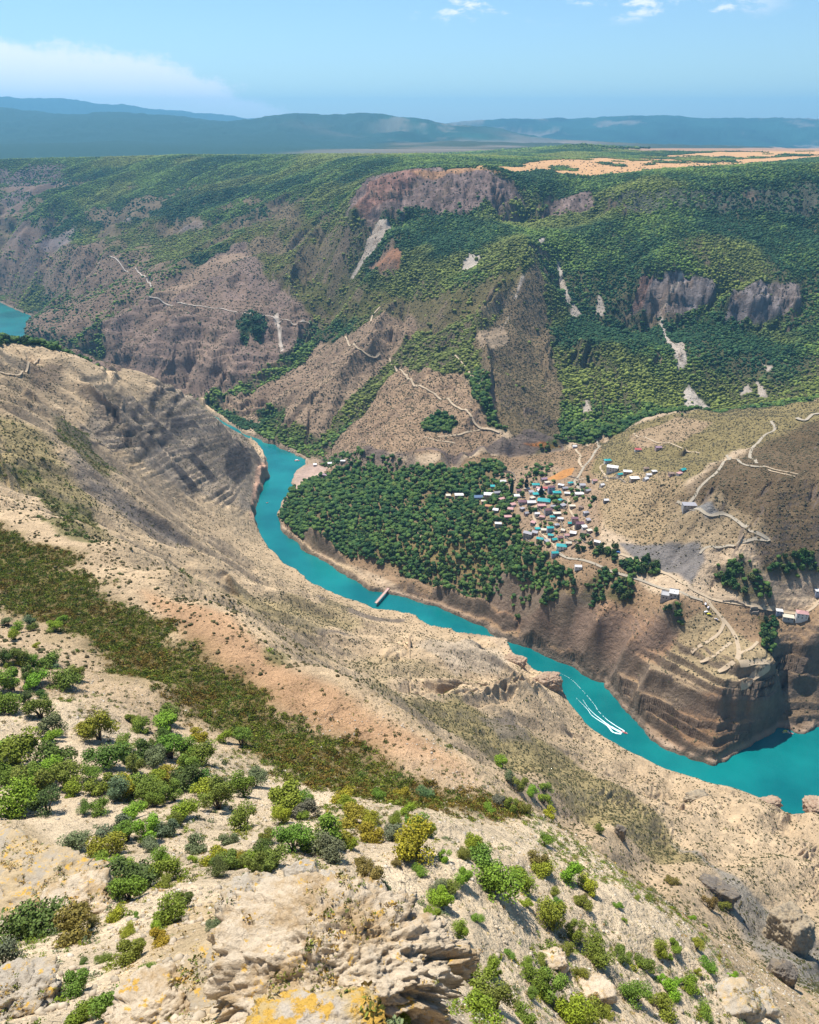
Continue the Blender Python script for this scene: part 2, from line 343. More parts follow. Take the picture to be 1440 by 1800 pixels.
for L, k, sd_ in ((420, .055, 1), (210, .080, 2), (105, .085, 3), (52, .075, 4), (26, .068, 5), (12.5, .05, 6), (6, .035, 8)):
    keep = (spc < L/4.5) & (amp > .05) & (Y < 34000) & (Y > (330 if L > 100 else 170))
    xs, ys = X[keep], Y[keep]; g1, g2 = gx[keep], gy[keep]; sl_ = np.hypot(g1, g2)+1e-5
    wob = (vnoise(xs/(L*2.1), ys/(L*2.1), sd_+60)-.5)*1.0
    ax = g1/sl_; ay = g2/sl_; c_, s_ = np.cos(wob), np.sin(wob); ax, ay = ax*c_-ay*s_, ax*s_+ay*c_
    e = erode(xs, ys, L, ax, ay, sd_)
    nk = sideN[keep]
    a = k*L*np.minimum(sl_*1.5, 1.0)*amp[keep]*smooth(L/4.5, L/9, spc[keep])*smooth(2.2, .9, sl_)
    a = a*(1-nk*(.05 if L <= 26 else -.75 if L <= 60 else -.3 if L < 200 else .45))*(1-.9*nk*smooth(150, 20, -rs[keep])*smooth(700, 800, ys))*(1-.8*nk*smooth(60, 5, -rs[keep]))
    if 100 < L < 300: a = a*(1+1.3*smooth(-80, -320, xs)*smooth(1450, 1600, ys))
    a = a*(smooth(330, 500, ys) if L > 100 else smooth(190, 330, ys))
    Z[keep] += a*(e-.25)*on_land[keep]
    if L == 210: gx, gy = grads(Z)
# lumps and stones
Z += (fbm(X, Y, 90, 3, 200)-.5)*14*on_land*amp*smooth(400, 700, Y)*smooth(9000, 4000, Y)*(1-.8*sideN*smooth(120, 20, -rs))
Z += (fbm(X, Y, 14, 5, 201, .58)-.5)*3.4*on_land*smooth(25, 90, Y)*smooth(2500, 1500, Y)*np.clip(amp, .35, 1)*(1-.25*sideN*smooth(150, 300, Y))
Z += (fbm(X, Y, 40, 3, 205)-.5)*9*sideN*smooth(60, 110, Y)*smooth(330, 200, Y)
Z += (fbm(X, Y, 3.2, 4, 202)-.5)*.8*smooth(500, 250, Y)
rk = 1-np.abs(fbm(X, Y, 7, 4, 206)*2-1); Z += (rk-.7)*1.5*smooth(170, 110, Y)*smooth(.50, .62, fbm(X, Y, 30, 2, 207))
Z += (fbm(X, Y, 2500, 5, 203, .5)-.5)*90*smooth(6500, 9000, Y)
Z += ((1-np.abs(fbm(X, Y, 1500, 6, 204, .5)*2-1))-.7)*190*smooth(7000, 10500, Y)
# beds of rock that stand out as ledges
def ledge(Z, m, T_, dip, sharp, seed, wav=.9, wl=110):
    k = m > .01
    q = (Z[k]+dip[0]*X[k]+dip[1]*Y[k]+(fbm(X[k], Y[k], wl, 3, seed)-.5)*T_*wav)/T_
    q = q+.45*np.sin(q*1.9+seed)
    f = q-np.floor(q); g = smooth(.5-.5*sharp, .5+.5*sharp, f)
    Z[k] += m[k]*(g-f)*T_
    return Z
shale = WP([(170,720),(270,684),(330,692),(440,775),(474,826),(440,900),(330,872),(210,800)])
shs = sdf(X, Y, shale, 60); shm = smooth(-25, 15, shs)
sm_ = shm*smooth(-12, -30, rs); Z = ledge(Z, sm_*(.25+.6*smooth(.42, .62, fbm(X, Y, 90, 3, 306))), 10, (.16, .22), .2, 300, .55, 160); Z = ledge(Z, sm_*.7, 3.6, (.16, .22), .25, 301, .6, 90); Z += (fbm(X, Y, 6, 3, 316)-.5)*1.6*sm_
Z = ledge(Z, smooth(-15, 10, bls)*(.45+.5*smooth(.4, .55, fbm(X, Y, 45, 3, 309)))*smooth(4, -8, rs), 14, (.05, .03), .22, 307, 1.5, 60); Z = ledge(Z, smooth(-15, 10, bls)*.7*smooth(4, -8, rs), 3.6, (.05, .03), .3, 308, .8, 50)
vine = [WP([(1310,1040),(1370,1030),(1430,1060),(1400,1085),(1300,1075)]), WP([(1360,1090),(1440,1085),(1440,1118),(1350,1112)]), WP([(1040,1010),(1080,1015),(1060,1050),(1015,1045)]), WP([(1250,985),(1340,980),(1350,1010),(1260,1010)]), WP([(1230,1100),(1330,1120),(1320,1160),(1200,1160)])]
vm = np.zeros_like(Z)
for P in vine: vm = np.maximum(vm, smooth(-4, 4, sdf(X, Y, P, 20)))
Z = ledge(Z, vm*.9, 2.6, (0, .02), .3, 302)
for q, t_, k_ in (([(1015,1075),(1120,1065),(1200,1130),(1130,1170),(1050,1180),(1000,1140)], 2.4, .7), ([(1240,960),(1440,960),(1440,1060),(1250,1050)], 3.0, .6), ([(1290,820),(1440,820),(1440,950),(1340,950)], 3.4, .55), ([(1130,840),(1230,850),(1230,900),(1140,950),(1060,900)], 3.0, .4), ([(900,1080),(1000,1110),(1000,1150),(900,1110)], 3, .6)):
    Z = ledge(Z, smooth(-12, 8, sdf(X, Y, WP(q), 25))*k_, t_, (.01, .03), .3, 318)
brown = WP([(60,600),(270,520),(400,540),(480,510),(560,570),(500,640),(330,690),(100,640)])
brm = smooth(-60, 40, sdf(X, Y, brown, 120))
Z = ledge(Z, brm*.55, 22, (.03, .03), .4, 303)
tanh_ = WP([(380,700),(620,590),(720,560),(870,575),(980,700),(990,780),(640,800),(500,760)])
Z = ledge(Z, smooth(-40, 20, sdf(X, Y, tanh_, 90))*.35, 9, (.02, .06), .4, 304)
# grey cliffs: steps that follow fixed bands of rock
def cliff(Z, P, top, base, soft=14, seed=400):
    s = sdf(X+(fbm(X, Y, 60, 3, seed)-.5)*50, Y+(fbm(X, Y, 25, 4, seed+1)-.5)*46, P, 200); return s
cbP = WP([(494,920),(540,945),(620,985),(700,1015),(800,1050),(900,1085),(960,1112),(1060,1170),(1080,1200),(1050,1215),(950,1165),(850,1120),(760,1075),(650,1045),(540,985),(488,940)])
cbm = smooth(-10, 6, sdf(X, Y, cbP, 30)); edge_h = 12+24*smooth(.25, .7, fbm(X, Y, 75, 3, 312))
Z = np.maximum(Z, cbm*edge_h*smooth(2, 15+10*fbm(X, Y, 20, 3, 313), -rs-4*(fbm(X, Y, 12, 3, 314)-.5)))
# ribs and cracks down the bare cliffs
clq = np.zeros_like(Z)
for q in ([(612,372),(640,315),(700,300),(745,296),(800,298),(870,301),(912,335),(928,368),(880,372),(800,374),(735,362),(690,385),(655,392)], [(948,386),(975,352),(1000,345),(1040,337),(1046,364),(1010,375)], [(1105,555),(1130,484),(1200,482),(1256,490),(1256,530),(1200,556)], [(1275,562),(1290,508),(1404,502),(1408,540),(1340,566)], [(1060,350),(1440,330),(1440,370),(1300,365),(1180,362),(1100,366)]):
    clq = np.maximum(clq, smooth(-30, 10, sdf(X, Y, WP(q), 40)))
cst = smooth(.6, 1.2, np.hypot(*grads(Z)))*smooth(1700, 1800, Y)*smooth(3000, 2600, Y)*(.12+.88*clq)
Z = ledge(Z, cst*.7, 26, (.02, .02), .3, 411, .9, 90)
Z += ((1-np.abs(fbm(X, Y*.6, 34, 4, 410)*2-1))-.75)*30*cst+(fbm(X, Y*.7, 9, 3, 412)-.5)*9*cst
# shore and bed of the river
rw = rs+(fbm(X, Y, 9, 3, 94)-.5)*3
land_h = 1.6+np.clip(-rw, 0, 400)*.9
Z = np.where(rw > 0, np.minimum(Z, -1.5-np.clip(rw, 0, 12)*.6), np.maximum(Z, np.minimum(.5-rw*.12, 4)))
Z = np.where((rw > -4) & (rw <= 0), np.minimum(Z, 1.2+np.abs(rw)*2.2), Z)
gx, gy = grads(Z); slope = np.hypot(gx, gy)
def zat(x, y):
    """height of the finished relief"""
    x = np.asarray(x, float); y = np.asarray(y, float); v = np.log(np.maximum(y, 9.001))
    j = np.clip(np.searchsorted(LV, v)-1, 0, NR-2); b = (v-LV[j])/(LV[j+1]-LV[j])
    u = x/y
    def row(jj):
        t = np.clip((u/wid(LV[jj])+1)*.5*(NC-1), 0, NC-1.001); i = t.astype(int); t = t-i
        return Z[jj, i]*(1-t)+Z[jj, i+1]*t
    return row(j)*(1-b)+row(j+1)*b
def attr_at(A_, x, y):
    v = np.log(y); j = np.clip(np.searchsorted(LV, v)-1, 0, NR-2)
    i = np.clip(((x/y)/wid(LV[j])+1)*.5*(NC-1), 0, NC-1).astype(int); return A_[j, i]
# nearest-horizon table: how far a spot lies under the line of sight
S_ = (Z-H)/Y; RUN = np.maximum.accumulate(S_, axis=0)
# ------------------------------------------------------------------ colours of the ground
def lin(r, g, b):
    f = lambda c: (c/255/12.92) if c/255 <= .04045 else ((c/255+.055)/1.055)**2.4
    return np.array([f(r), f(g), f(b)], F32)
C = np.zeros((NR, NC, 3), F32)
def put(m, c, A_=None):
    global C
    m = m[..., None].astype(F32); C = C*(1-m)+np.asarray(c, F32)*m
n1 = fbm(X, Y, 240, 5, 500); n2 = fbm(X, Y, 45, 4, 501); n3 = fbm(X, Y, 9, 4, 502)
C[:] = np.array([.46, .36, .26], F32)
VEG = np.zeros_like(Z)          # share of ground under dense wood
SCR = np.zeros_like(Z)+.25      # share of ground under low scrub
def zone(pts, soft=20, c=None, k=1.0, veg=None, scr=None, wob=None, wl=60):
    P = WP(pts, Z); wob = soft if wob is None else wob; r = soft+wob*1.2+5
    jj = (rows > P[:, 1].min()-r) & (rows < P[:, 1].max()+r); j0, j1 = np.argmax(jj), NR-np.argmax(jj[::-1])
    m = np.zeros_like(Z)
    if not jj.any(): return m
    Xs, Ys = X[j0:j1], Y[j0:j1]; ii = np.any((Xs > P[:, 0].min()-r) & (Xs < P[:, 0].max()+r), axis=0)
    if not ii.any(): return m
    i0, i1 = np.argmax(ii), NC-np.argmax(ii[::-1]); Xs, Ys = Xs[:, i0:i1], Ys[:, i0:i1]
    s = sdf(Xs, Ys, P, r)+(fbm(Xs, Ys, wl, 4, int(abs(P[0, 0]*7))%900)-.5)*2*wob
    q = smooth(-soft*.5, soft*.5, s)*k; sl = (slice(j0, j1), slice(i0, i1)); m[sl] = q
    if c is not None: C[sl] = C[sl]*(1-q[..., None])+np.asarray(c, F32)*q[..., None]
    if veg is not None: VEG[sl] = VEG[sl]*(1-q)+veg*q
    if scr is not None: SCR[sl] = SCR[sl]*(1-q)+scr*q
    return m
G_DK = (.050, .062, .026); TAN = (.37, .272, .18)
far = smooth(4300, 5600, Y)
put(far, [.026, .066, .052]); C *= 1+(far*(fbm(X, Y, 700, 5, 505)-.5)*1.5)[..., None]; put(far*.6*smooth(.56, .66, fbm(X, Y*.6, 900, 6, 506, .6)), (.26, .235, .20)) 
# -- the far wall and its plateau
zone([(-500,262),(1900,262),(1900,690),(1440,700),(1200,727),(1060,765),(990,782),(640,802),(545,800),(440,752),(330,695),(0,612),(-500,560)], 10, G_DK, 1, .92, .2, 5)
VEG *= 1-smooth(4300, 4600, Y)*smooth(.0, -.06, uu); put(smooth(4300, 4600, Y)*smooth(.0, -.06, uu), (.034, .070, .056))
m_ = (Y > 2400) & (Y < 5500); VEG[m_] = np.clip(VEG[m_]*(.8+.5*smooth(.4, .6, n1[m_])), 0, 1)
OLV = (.105, .098, .040); OLIVE = np.zeros_like(Z)
OLIVE = np.maximum(OLIVE, zone([(440,395),(540,360),(600,400),(640,480),(620,560),(560,572),(480,545),(430,500),(400,450)], 40, OLV, .9, .22, .8))
OLIVE = np.maximum(OLIVE, zone([(150,400),(300,400),(440,395),(400,440),(260,470),(120,470)], 50, OLV, .7, .45, .7))
OLIVE = np.maximum(OLIVE, zone([(640,500),(760,520),(830,520),(900,470),(925,480),(860,560),(760,590),(680,575),(620,560)], 30, OLV, .9, .2, .8))
zone([(0,470),(130,440),(260,470),(300,520),(180,560),(60,600),(0,500)], 50, (.17, .125, .10), .75, .3, .6)
zone([(60,605),(180,555),(265,520),(300,490),(430,425),(460,470),(545,565),(560,590),(510,650),(400,692),(330,692),(200,650)], 22, (.205, .150, .125), .95, .03, .6)
zone([(300,640),(350,600),(400,560),(400,600),(420,650),(390,690),(330,690),(280,665)], 18, (.25, .185, .145), .8, .02, .5)
zone([(270,520),(300,500),(400,445),(440,450),(350,500),(300,530)], 12, (.30, .22, .16), .8, 0, .3)
zone([(390,520),(405,490),(440,470),(445,500),(420,540),(395,545)], 10, (.27, .2, .17), .8, 0, .3)
zone([(380,705),(470,640),(560,588),(620,590),(655,560),(720,555),(735,575),(690,640),(620,700),(560,770),(480,748)], 12, (.29, .215, .155), 1, .01, .6)
zone([(700,640),(790,600),(830,700),(880,768),(780,806),(650,795),(556,800),(560,785),(600,745),(660,700)], 12, (.30, .215, .148), 1, .01, .75)
zone([(830,600),(870,565),(925,480),(950,470),(960,560),(990,700),(992,785),(900,770),(870,720)], 14, (.175, .135, .085), 1, .12, 1)
zone([(835,590),(885,570),(895,600),(850,612)], 6, (.36, .28, .2), .9, 0, .1)
zone([(860,560),(915,480),(930,478),(890,545),(800,580)], 8, (.30, .24, .15), .7, 0, .5)
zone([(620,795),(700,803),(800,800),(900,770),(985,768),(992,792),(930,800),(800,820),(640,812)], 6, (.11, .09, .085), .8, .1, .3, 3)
for g_ in ([(540,800),(572,758),(610,705),(680,640),(715,590),(745,585),(700,650),(655,705),(600,765),(560,802)], [(395,705),(420,675),(480,645),(530,600),(560,545),(600,555),(570,590),(530,640),(480,668),(430,695)],
           [(690,625),(740,590),(820,590),(850,612),(840,645),(780,660),(720,655)], [(738,745),(775,720),(810,745),(790,760),(745,758)], [(445,725),(470,710),(505,715),(500,740),(470,748)],
           [(440,745),(500,765),(545,795),(548,808),(500,782),(450,764)], [(330,700),(400,722),(440,752),(430,757),(390,735),(330,708)], [(415,570),(440,545),(470,560),(450,600),(425,600)],
           [(0,480),(60,490),(120,500),(140,530),(60,560),(40,540),(0,515)], [(990,620),(1100,600),(1200,650),(1200,730),(1060,750),(1000,700)]):
    zone(g_, 8, G_DK, 1, 1, .1, 5)
OLIVE = np.maximum(OLIVE, .75*smooth(.52, .64, fbm(X, Y, 260, 4, 616))*(Y > 1500)*(Y < 4600))
# cliffs and rock
CLF = np.zeros_like(Z)
GREY = (.18, .135, .12); RED = (.24, .135, .105)
def cliffz(pts, c=GREY, k=1.0, soft=10):
    m = zone(pts, soft, c, k, .10, .4, soft*.9, 35); CLF[:] = np.maximum(CLF, m); return m
cliffz([(612,372),(640,315),(700,300),(745,296),(800,298),(870,301),(912,335),(928,368),(880,372),(800,374),(735,362),(690,385),(655,392)], soft=22)
zone([(640,385),(700,350),(740,300),(700,300),(640,340),(615,370)], 14, RED, .7, 0, .2)
zone([(720,301),(840,297),(880,302),(800,306),(730,306)], 6, (.33, .2, .12), .8, 0, .2)
cliffz([(948,386),(975,352),(1000,345),(1040,337),(1046,364),(1010,375)], GREY, .95, 6)
for q in ([(1105,555),(1130,484),(1200,482),(1256,490),(1256,530),(1200,556)], [(1275,562),(1290,508),(1404,502),(1408,540),(1340,566)]): cliffz(q, (.16, .14, .135), 1, 6)
zone([(1105,555),(1130,484),(1145,490),(1130,540)], 5, RED, .7, 0, .1)
cliffz([(1060,350),(1440,330),(1440,370),(1300,365),(1180,362),(1100,366)], (.10, .10, .085), .6, 8); VEG[CLF > .3] *= 1.0
for q in ([(0,300),(100,290),(110,320),(40,370),(0,390)], [(0,420),(60,400),(110,430),(60,480),(0,480)]): zone(q, 50, (.16, .12, .12), .8, .35, .2)
for q in ([(650,470),(690,430),(705,440),(700,470),(670,480)],): zone(q, 10, (.27, .15, .10), .9, 0, .1)
for q in ([(205,395),(235,375),(228,392)], [(300,405),(350,390),(355,398),(320,405)], [(60,440),(130,400),(120,430),(80,450)]): zone(q, 22, (.24, .2, .19), .8, .1, .2)
WHT = (.48, .42, .36)
for q in ([(655,402),(692,398),(670,425),(640,460),(622,490),(617,486),(640,445)], [(805,480),(825,445),(845,448),(840,465),(815,478)], [(1003,555),(1008,532),(1022,550),(1015,556)], [(1047,552),(1053,515),(1066,550),(1058,556)],
          [(978,455),(984,455),(1004,535),(998,535)], [(945,425),(960,415),(955,428)], [(1197,478),(1204,482),(1180,520),(1166,545),(1166,575),(1182,600),(1200,640),(1192,650),(1174,605),(1160,572),(1161,540),(1176,515)],
          [(1182,605),(1200,600),(1208,640),(1196,652)], [(1200,690),(1212,678),(1250,718),(1220,722),(1205,715)], [(1340,640),(1360,645),(1350,655)], [(1300,695),(1316,672),(1322,690)], [(1335,700),(1328,668),(1340,675),(1348,698)],
          [(482,553),(491,553),(498,615),(494,618)], [(885,575),(915,488),(922,486),(900,545)], [(1018,745),(1030,700),(1050,745),(1040,755)]):
    zone(q, 5, WHT, .9, 0, .05, 4, 12)
# plateau fields
fld = zone([(800,302),(840,292),(940,284),(1040,278),(1200,272),(1440,262),(1900,258),(1900,274),(1440,276),(1380,282),(1250,292),(1120,302),(1040,312),(960,300)], 30, None)
fm = fld*smooth(.30, .44, fbm(X, Y*.5, 150, 5, 610)); put(fm, (.52, .33, .19)); VEG *= 1-fm*.97; SCR *= 1-fm*.7
fl2 = zone([(1060,262),(1440,257),(1900,256),(1900,262),(1440,266),(1140,266)], 120, None, 1); put(fl2*.9, (.42, .28, .2)); VEG *= 1-fl2
fl3 = smooth(.42, .55, fbm(X, Y, 2600, 5, 611))*smooth(5200, 6500, Y)*smooth(11500, 9000, Y)*smooth(-2500, 600, X-0*Y)*smooth(2600, 1500, X); put(fl3*.75, (.30, .24, .20))
ex = smooth(.50, .62, fbm(X, Y, 130, 4, 614)+.10*smooth(.6, 1.2, slope))*(Y > 1380)*(Y < 3900)*smooth(385, 340, Z)*(.30+.45*smooth(100, -500, X))
ex = np.maximum(ex, .8*smooth(.55, .66, fbm(X, Y, 60, 3, 615))*(Y > 1380)*(Y < 3300)*smooth(.9, 1.3, slope)); ex = ex*(1-fm); put(ex*.85, (.215, .155, .115)); VEG *= 1-.88*ex; SCR[:] = np.maximum(SCR, ex*.6)
zone([(-200,430),(0,440),(130,430),(260,450),(300,500),(250,540),(110,590),(60,600),(30,580),(60,545),(120,520),(60,470),(-200,480)], 40, (.22, .16, .12), .75, .22, .6)
# -- terrace, village and right bank
zone([(492,925),(500,890),(535,835),(600,815),(760,818),(900,805),(1000,790),(1060,770),(1080,830),(1050,960),(1180,1050),(1440,1060),(1900,1060),(1900,1260),(1440,1290),(1365,1292),(1265,1345),(1150,1300),(1050,1195),(760,1064),(545,976)], 8, (.27, .19, .125), 1, .06, .5, 3)
zone([(488,915),(520,850),(560,838),(640,815),(760,818),(880,815),(915,850),(905,905),(925,960),(1000,1000),(1015,1060),(1010,1090),(950,1085),(880,1060),(790,1040),(700,1005),(620,980),(540,945)], 12, (.18, .135, .08), .9, .97, .6, 6)
zone([(640,955),(760,930),(860,960),(850,1020),(760,1010)], 18, (.22, .17, .085), .8, .62, .5, 10)
zone([(560,790),(640,790),(760,815),(700,832),(620,830),(560,815)], 10, (.19, .145, .115), .8, .45, .8)
zone([(512,838),(545,815),(575,822),(570,835),(535,845),(520,862)], 4, (.5, .38, .32), .95, .03, .02, 3)
zone([(872,835),(900,822),(960,815),(1010,830),(1060,850),(1050,900),(1050,960),(1000,985),(960,975),(915,930),(905,880)], 8, (.30, .22, .155), .9, .27, .6)
zone([(962,842),(990,826),(1010,822),(1005,834),(985,843)], 3, (.44, .225, .10), .9, 0, 0, 2.5)
zone([(918,780),(960,778),(985,786),(950,786)], 3, (.42, .19, .08), .9, 0, 0, 2)
zone([(940,800),(1000,775),(1050,765),(1090,740),(1000,720),(985,790)], 10, (.08, .085, .035), .8, .85, .3)
zone([(1050,772),(1130,742),(1200,727),(1440,700),(1900,680),(1900,800),(1440,800),(1300,790),(1200,850),(1090,850),(1040,830),(1060,790)], 10, (.215, .175, .095), 1, .05, .9, 5)
zone([(1110,765),(1190,735),(1260,740),(1200,775),(1120,790)], 10, (.34, .25, .175), .8, 0, .5)
zone([(1040,830),(1180,830),(1240,890),(1200,960),(1130,960),(1060,930)], 12, (.33, .25, .16), 1, .02, 1)
zone([(1180,880),(1230,840),(1330,780),(1440,740),(1900,700),(1900,1010),(1440,1005),(1350,1000),(1330,950),(1260,900)], 22, (.112, .082, .052), .95, .05, 1)
zone([(1180,890),(1280,890),(1350,945),(1270,965),(1230,980),(1150,960)], 10, (.27, .21, .14), .85, .02, .8)
zone([(1090,955),(1160,960),(1230,955),(1240,985),(1215,1030),(1190,1010),(1120,985)], 6, (.165, .155, .15), .9, 0, .2)
zone([(1200,890),(1260,892),(1290,905),(1240,912),(1200,905)], 4, (.2, .195, .19), .9, 0, .1)
for g_ in ([(1255,1000),(1310,985),(1340,1010),(1360,1060),(1310,1060),(1270,1035)], [(1340,1000),(1390,970),(1440,975),(1440,1010),(1380,1015)], [(1180,1060),(1200,1060),(1200,1110),(1160,1115),(1150,1095)], [(1085,1010),(1110,1015),(1115,1060),(1085,1080),(1060,1050)],
           [(1080,985),(1160,985),(1165,1010),(1110,1008)], [(1340,1090),(1360,1090),(1362,1170),(1345,1160)], [(1040,960),(1090,965),(1085,985),(1040,980)], [(1060,1000),(1080,1010),(1050,1080),(1030,1120),(1000,1110),(1010,1060)]):
    zone(g_, 8, (.09, .08, .04), .9, .85, .4, 6)
zone([(1015,1075),(1120,1065),(1200,1130),(1130,1170),(1050,1180),(1000,1140)], 10, (.30, .20, .135), .9, .12, .7)
zone([(900,1075),(1000,1110),(1000,1140),(900,1110),(840,1075)], 8, (.30, .19, .125), .8, .25, .5)
zone([(1000,1150),(1080,1170),(1120,1200),(1150,1290),(1260,1340),(1200,1330),(1100,1250)], 6, (.25, .185, .13), .9, 0, .4)
bt = zone([(1200,1110),(1250,1060),(1290,1110),(1360,1160),(1330,1205),(1270,1210),(1190,1180),(1150,1180)], 6, (.33, .26, .165), .9, 0, .6)
zone([(1120,1190),(1200,1188),(1270,1215),(1340,1200),(1366,1168),(1368,1290),(1340,1300),(1265,1344),(1290,1265),(1180,1262)], 5, (.22, .168, .12), .95, 0, .15, 3)
zone([(1170,1255),(1300,1240),(1340,1240),(1300,1280),(1270,1320),(1200,1320),(1160,1280)], 6, (.21, .135, .085), .85, 0, .6)
zone([(1125,1178),(1200,1180),(1270,1205),(1360,1165),(1362,1212),(1280,1240),(1190,1228),(1125,1212)], 6, (.34, .26, .175), .65, 0, .3, 4)
zone([(1368,1180),(1440,1130),(1900,1120),(1900,1290),(1368,1290)], 8, (.16, .12, .085), .85, .1, .6)
# -- near side
nearP = [(-600,560),(0,606),(60,625),(150,633),(230,657),(330,690),(440,768),(476,826),(462,860),(452,915),(500,960),(600,1030),(700,1068),(830,1118),(920,1180),(1010,1250),(1100,1320),(1240,1378),(1440,1420),(1900,1430),(1900,2300),(-600,2300)]
NEAR = smooth(30, -2, sdf(X, Y, RIV, 200))*smooth(0, 1, (sdf(X, Y, np.array([(-3000,1250)]+[tuple(p) for p in WP([(-200,600),(0,606),(150,634),(330,690),(440,768),(470,826),(455,915)], Z)]+[at_z(x, y, 0)[:2] for x, y in [(700,1056),(1000,1240),(1240,1375),(1440,1430),(1900,1440)]]+[(900,0),(-3000,0)]), 30)+2)/4)
NB = np.array([.43, .33, .225])*(.9+.3*n1[..., None])
put(NEAR, NB); VEG[NEAR > .5] = 0; SCR[NEAR > .5] = .33
zone([(0,640),(100,640),(60,700),(0,720)], 20, (.24, .185, .13), .7, 0, .7)
zone([(40,632),(110,640),(105,675),(60,680)], 10, (.17, .13, .10), .7, 0, .8)
zone([(170,720),(270,684),(330,692),(440,775),(474,826),(440,900),(330,872),(200,790),(120,745)], 12, (.29, .235, .18), .95, 0, .6)
zone([(220,760),(330,700),(430,780),(400,840),(300,820)], 12, (.225, .185, .145), .7, 0, .7)
for q in ([(140,748),(200,722),(285,680),(290,687),(207,732),(145,757)], [(155,775),(230,748),(312,692),(318,699),(237,760),(160,786)], [(248,785),(300,742),(322,730),(325,737),(258,795)], [(305,745),(340,738),(352,752),(318,764)], [(325,785),(352,775),(365,790),(340,800)], [(395,800),(425,785),(442,800),(440,830),(415,850),(398,835)], [(330,805),(345,800),(380,840),(372,850)], [(300,820),(312,815),(350,860),(340,866)]):
    zone(q, 4, (.050, .045, .043), .95, 0, .15, 3.5, 14)
for q in ([(132,828),(150,832),(152,842),(136,840)], [(155,848),(185,850),(195,868),(165,862)], [(200,870),(250,900),(340,955),(330,962),(240,915),(195,882)], [(560,1045),(640,1078),(720,1088),(640,1086),(560,1056)], [(460,1062),(560,1100),(620,1118),(560,1112),(455,1075)], [(640,1205),(700,1222),(760,1250),(700,1235)], [(870,1262),(905,1256),(920,1285),(895,1300),(880,1285)], [(1230,1545),(1262,1560),(1290,1600),(1270,1605),(1240,1570)]):
    zone(q, 5, (.115, .10, .09), .75, 0, .2, 6, 14)
zone([(140,800),(260,900),(340,950),(300,960),(200,900),(130,830)], 12, (.16, .14, .125), .6, 0, .4)
zone([(450,820),(478,826),(466,850),(456,925),(440,915),(446,860)], 4, (.42, .27, .2), .8, 0, .15)
zone([(100,730),(150,760),(170,800),(210,830),(190,850),(140,800),(100,760)], 8, (.12, .11, .05), .8, .7, .8)
zone([(0,740),(80,780),(160,880),(170,940),(90,880),(0,850)], 16, (.24, .20, .10), .7, .30, .95)
zone([(300,990),(460,1040),(620,1095),(500,1080),(340,1030)], 12, (.24, .19, .12), .6, 0, .9)
zone([(420,1030),(600,1060),(640,1100),(560,1110),(450,1080)], 12, (.30, .24, .13), .5, 0, .7)
zone([(470,1110),(640,1150),(820,1195),(700,1190),(560,1160)], 10, (.27, .215, .13), .5, 0, .8)
zone([(750,1120),(880,1130),(900,1160),(880,1190),(800,1185),(720,1140)], 10, (.38, .34, .29), .35, 0, .15)
zone([(640,1200),(800,1220),(900,1280),(1000,1330),(1120,1400),(1240,1520),(1160,1520),(1000,1420),(850,1320),(720,1240)], 14, (.245, .20, .105), .85, 0, .8)
zone([(840,1260),(900,1250),(930,1300),(880,1300)], 8, (.18, .15, .12), .8, 0, .3)
zone([(1180,1480),(1280,1580),(1340,1680),(1440,1750),(1600,1740),(1440,1650),(1300,1540)], 10, (.22, .205, .18), .8, 0, .4)
zone([(250,1040),(400,1085),(520,1180),(640,1225),(830,1345),(930,1452),(830,1420),(700,1380),(560,1300),(450,1240),(330,1110)], 10, (.385, .25, .158), .9, 0, .3)
BRUSH = zone([(-100,900),(0,925),(60,950),(160,1000),(250,1080),(340,1130),(420,1200),(560,1290),(700,1365),(800,1390),(890,1400),(900,1430),(840,1440),(700,1420),(580,1400),(480,1350),(400,1300),(330,1250),(260,1200),(190,1170),(130,1140),(90,1100),(0,1060),(-100,1020)], 16, (.13, .105, .045), .9, 0, .9, 12, 20)
SCREE = smooth(190, 150, Y+(n2-.5)*40)*smooth(0, 1, (Z-425)/10)*(1-BRUSH)
put(SCREE*.85, np.array([.56, .46, .335])*(.9+.2*n2[..., None]))
zone([(0,1440),(60,1450),(140,1520),(180,1600),(100,1640),(0,1620)], 1.5, (.40, .32, .22), .8, wob=1)
zone([(250,1640),(420,1560),(500,1600),(500,1760),(300,1780),(230,1720)], 4, (.40, .30, .18), .6, wob=3, wl=9)
for g_ in ([(458,1140),(500,1148),(518,1168),(490,1176),(462,1160)], [(316,1006),(345,1016),(372,1032),(338,1030)], [(60,860),(160,900),(170,930),(90,900)], [(0,800),(60,820),(80,850),(0,840)], [(70,905),(150,930),(165,955),(110,940)], [(760,1215),(775,1222),(770,1232)]): zone(g_, 4, (.12, .12, .05), .7, .8, .6, 5, 14)
# slope: steep faces lose their soil and show the bare bed
stp = smooth(.95, 1.5, slope)*smooth(60, 200, Y)*(1-smooth(3000, 4000, Y))
put(stp*.55*(1-NEAR*.4)*(1-.75*smooth(1400, 1480, Y)), (.15, .125, .115)); 
stb = smooth(.9, 1.6, slope)*np.maximum(smooth(-20, 5, bls), cbm); put(stb*.55, (.115, .092, .072))  # dark bluff beds; on the river terrace cliff, shade put into the colour
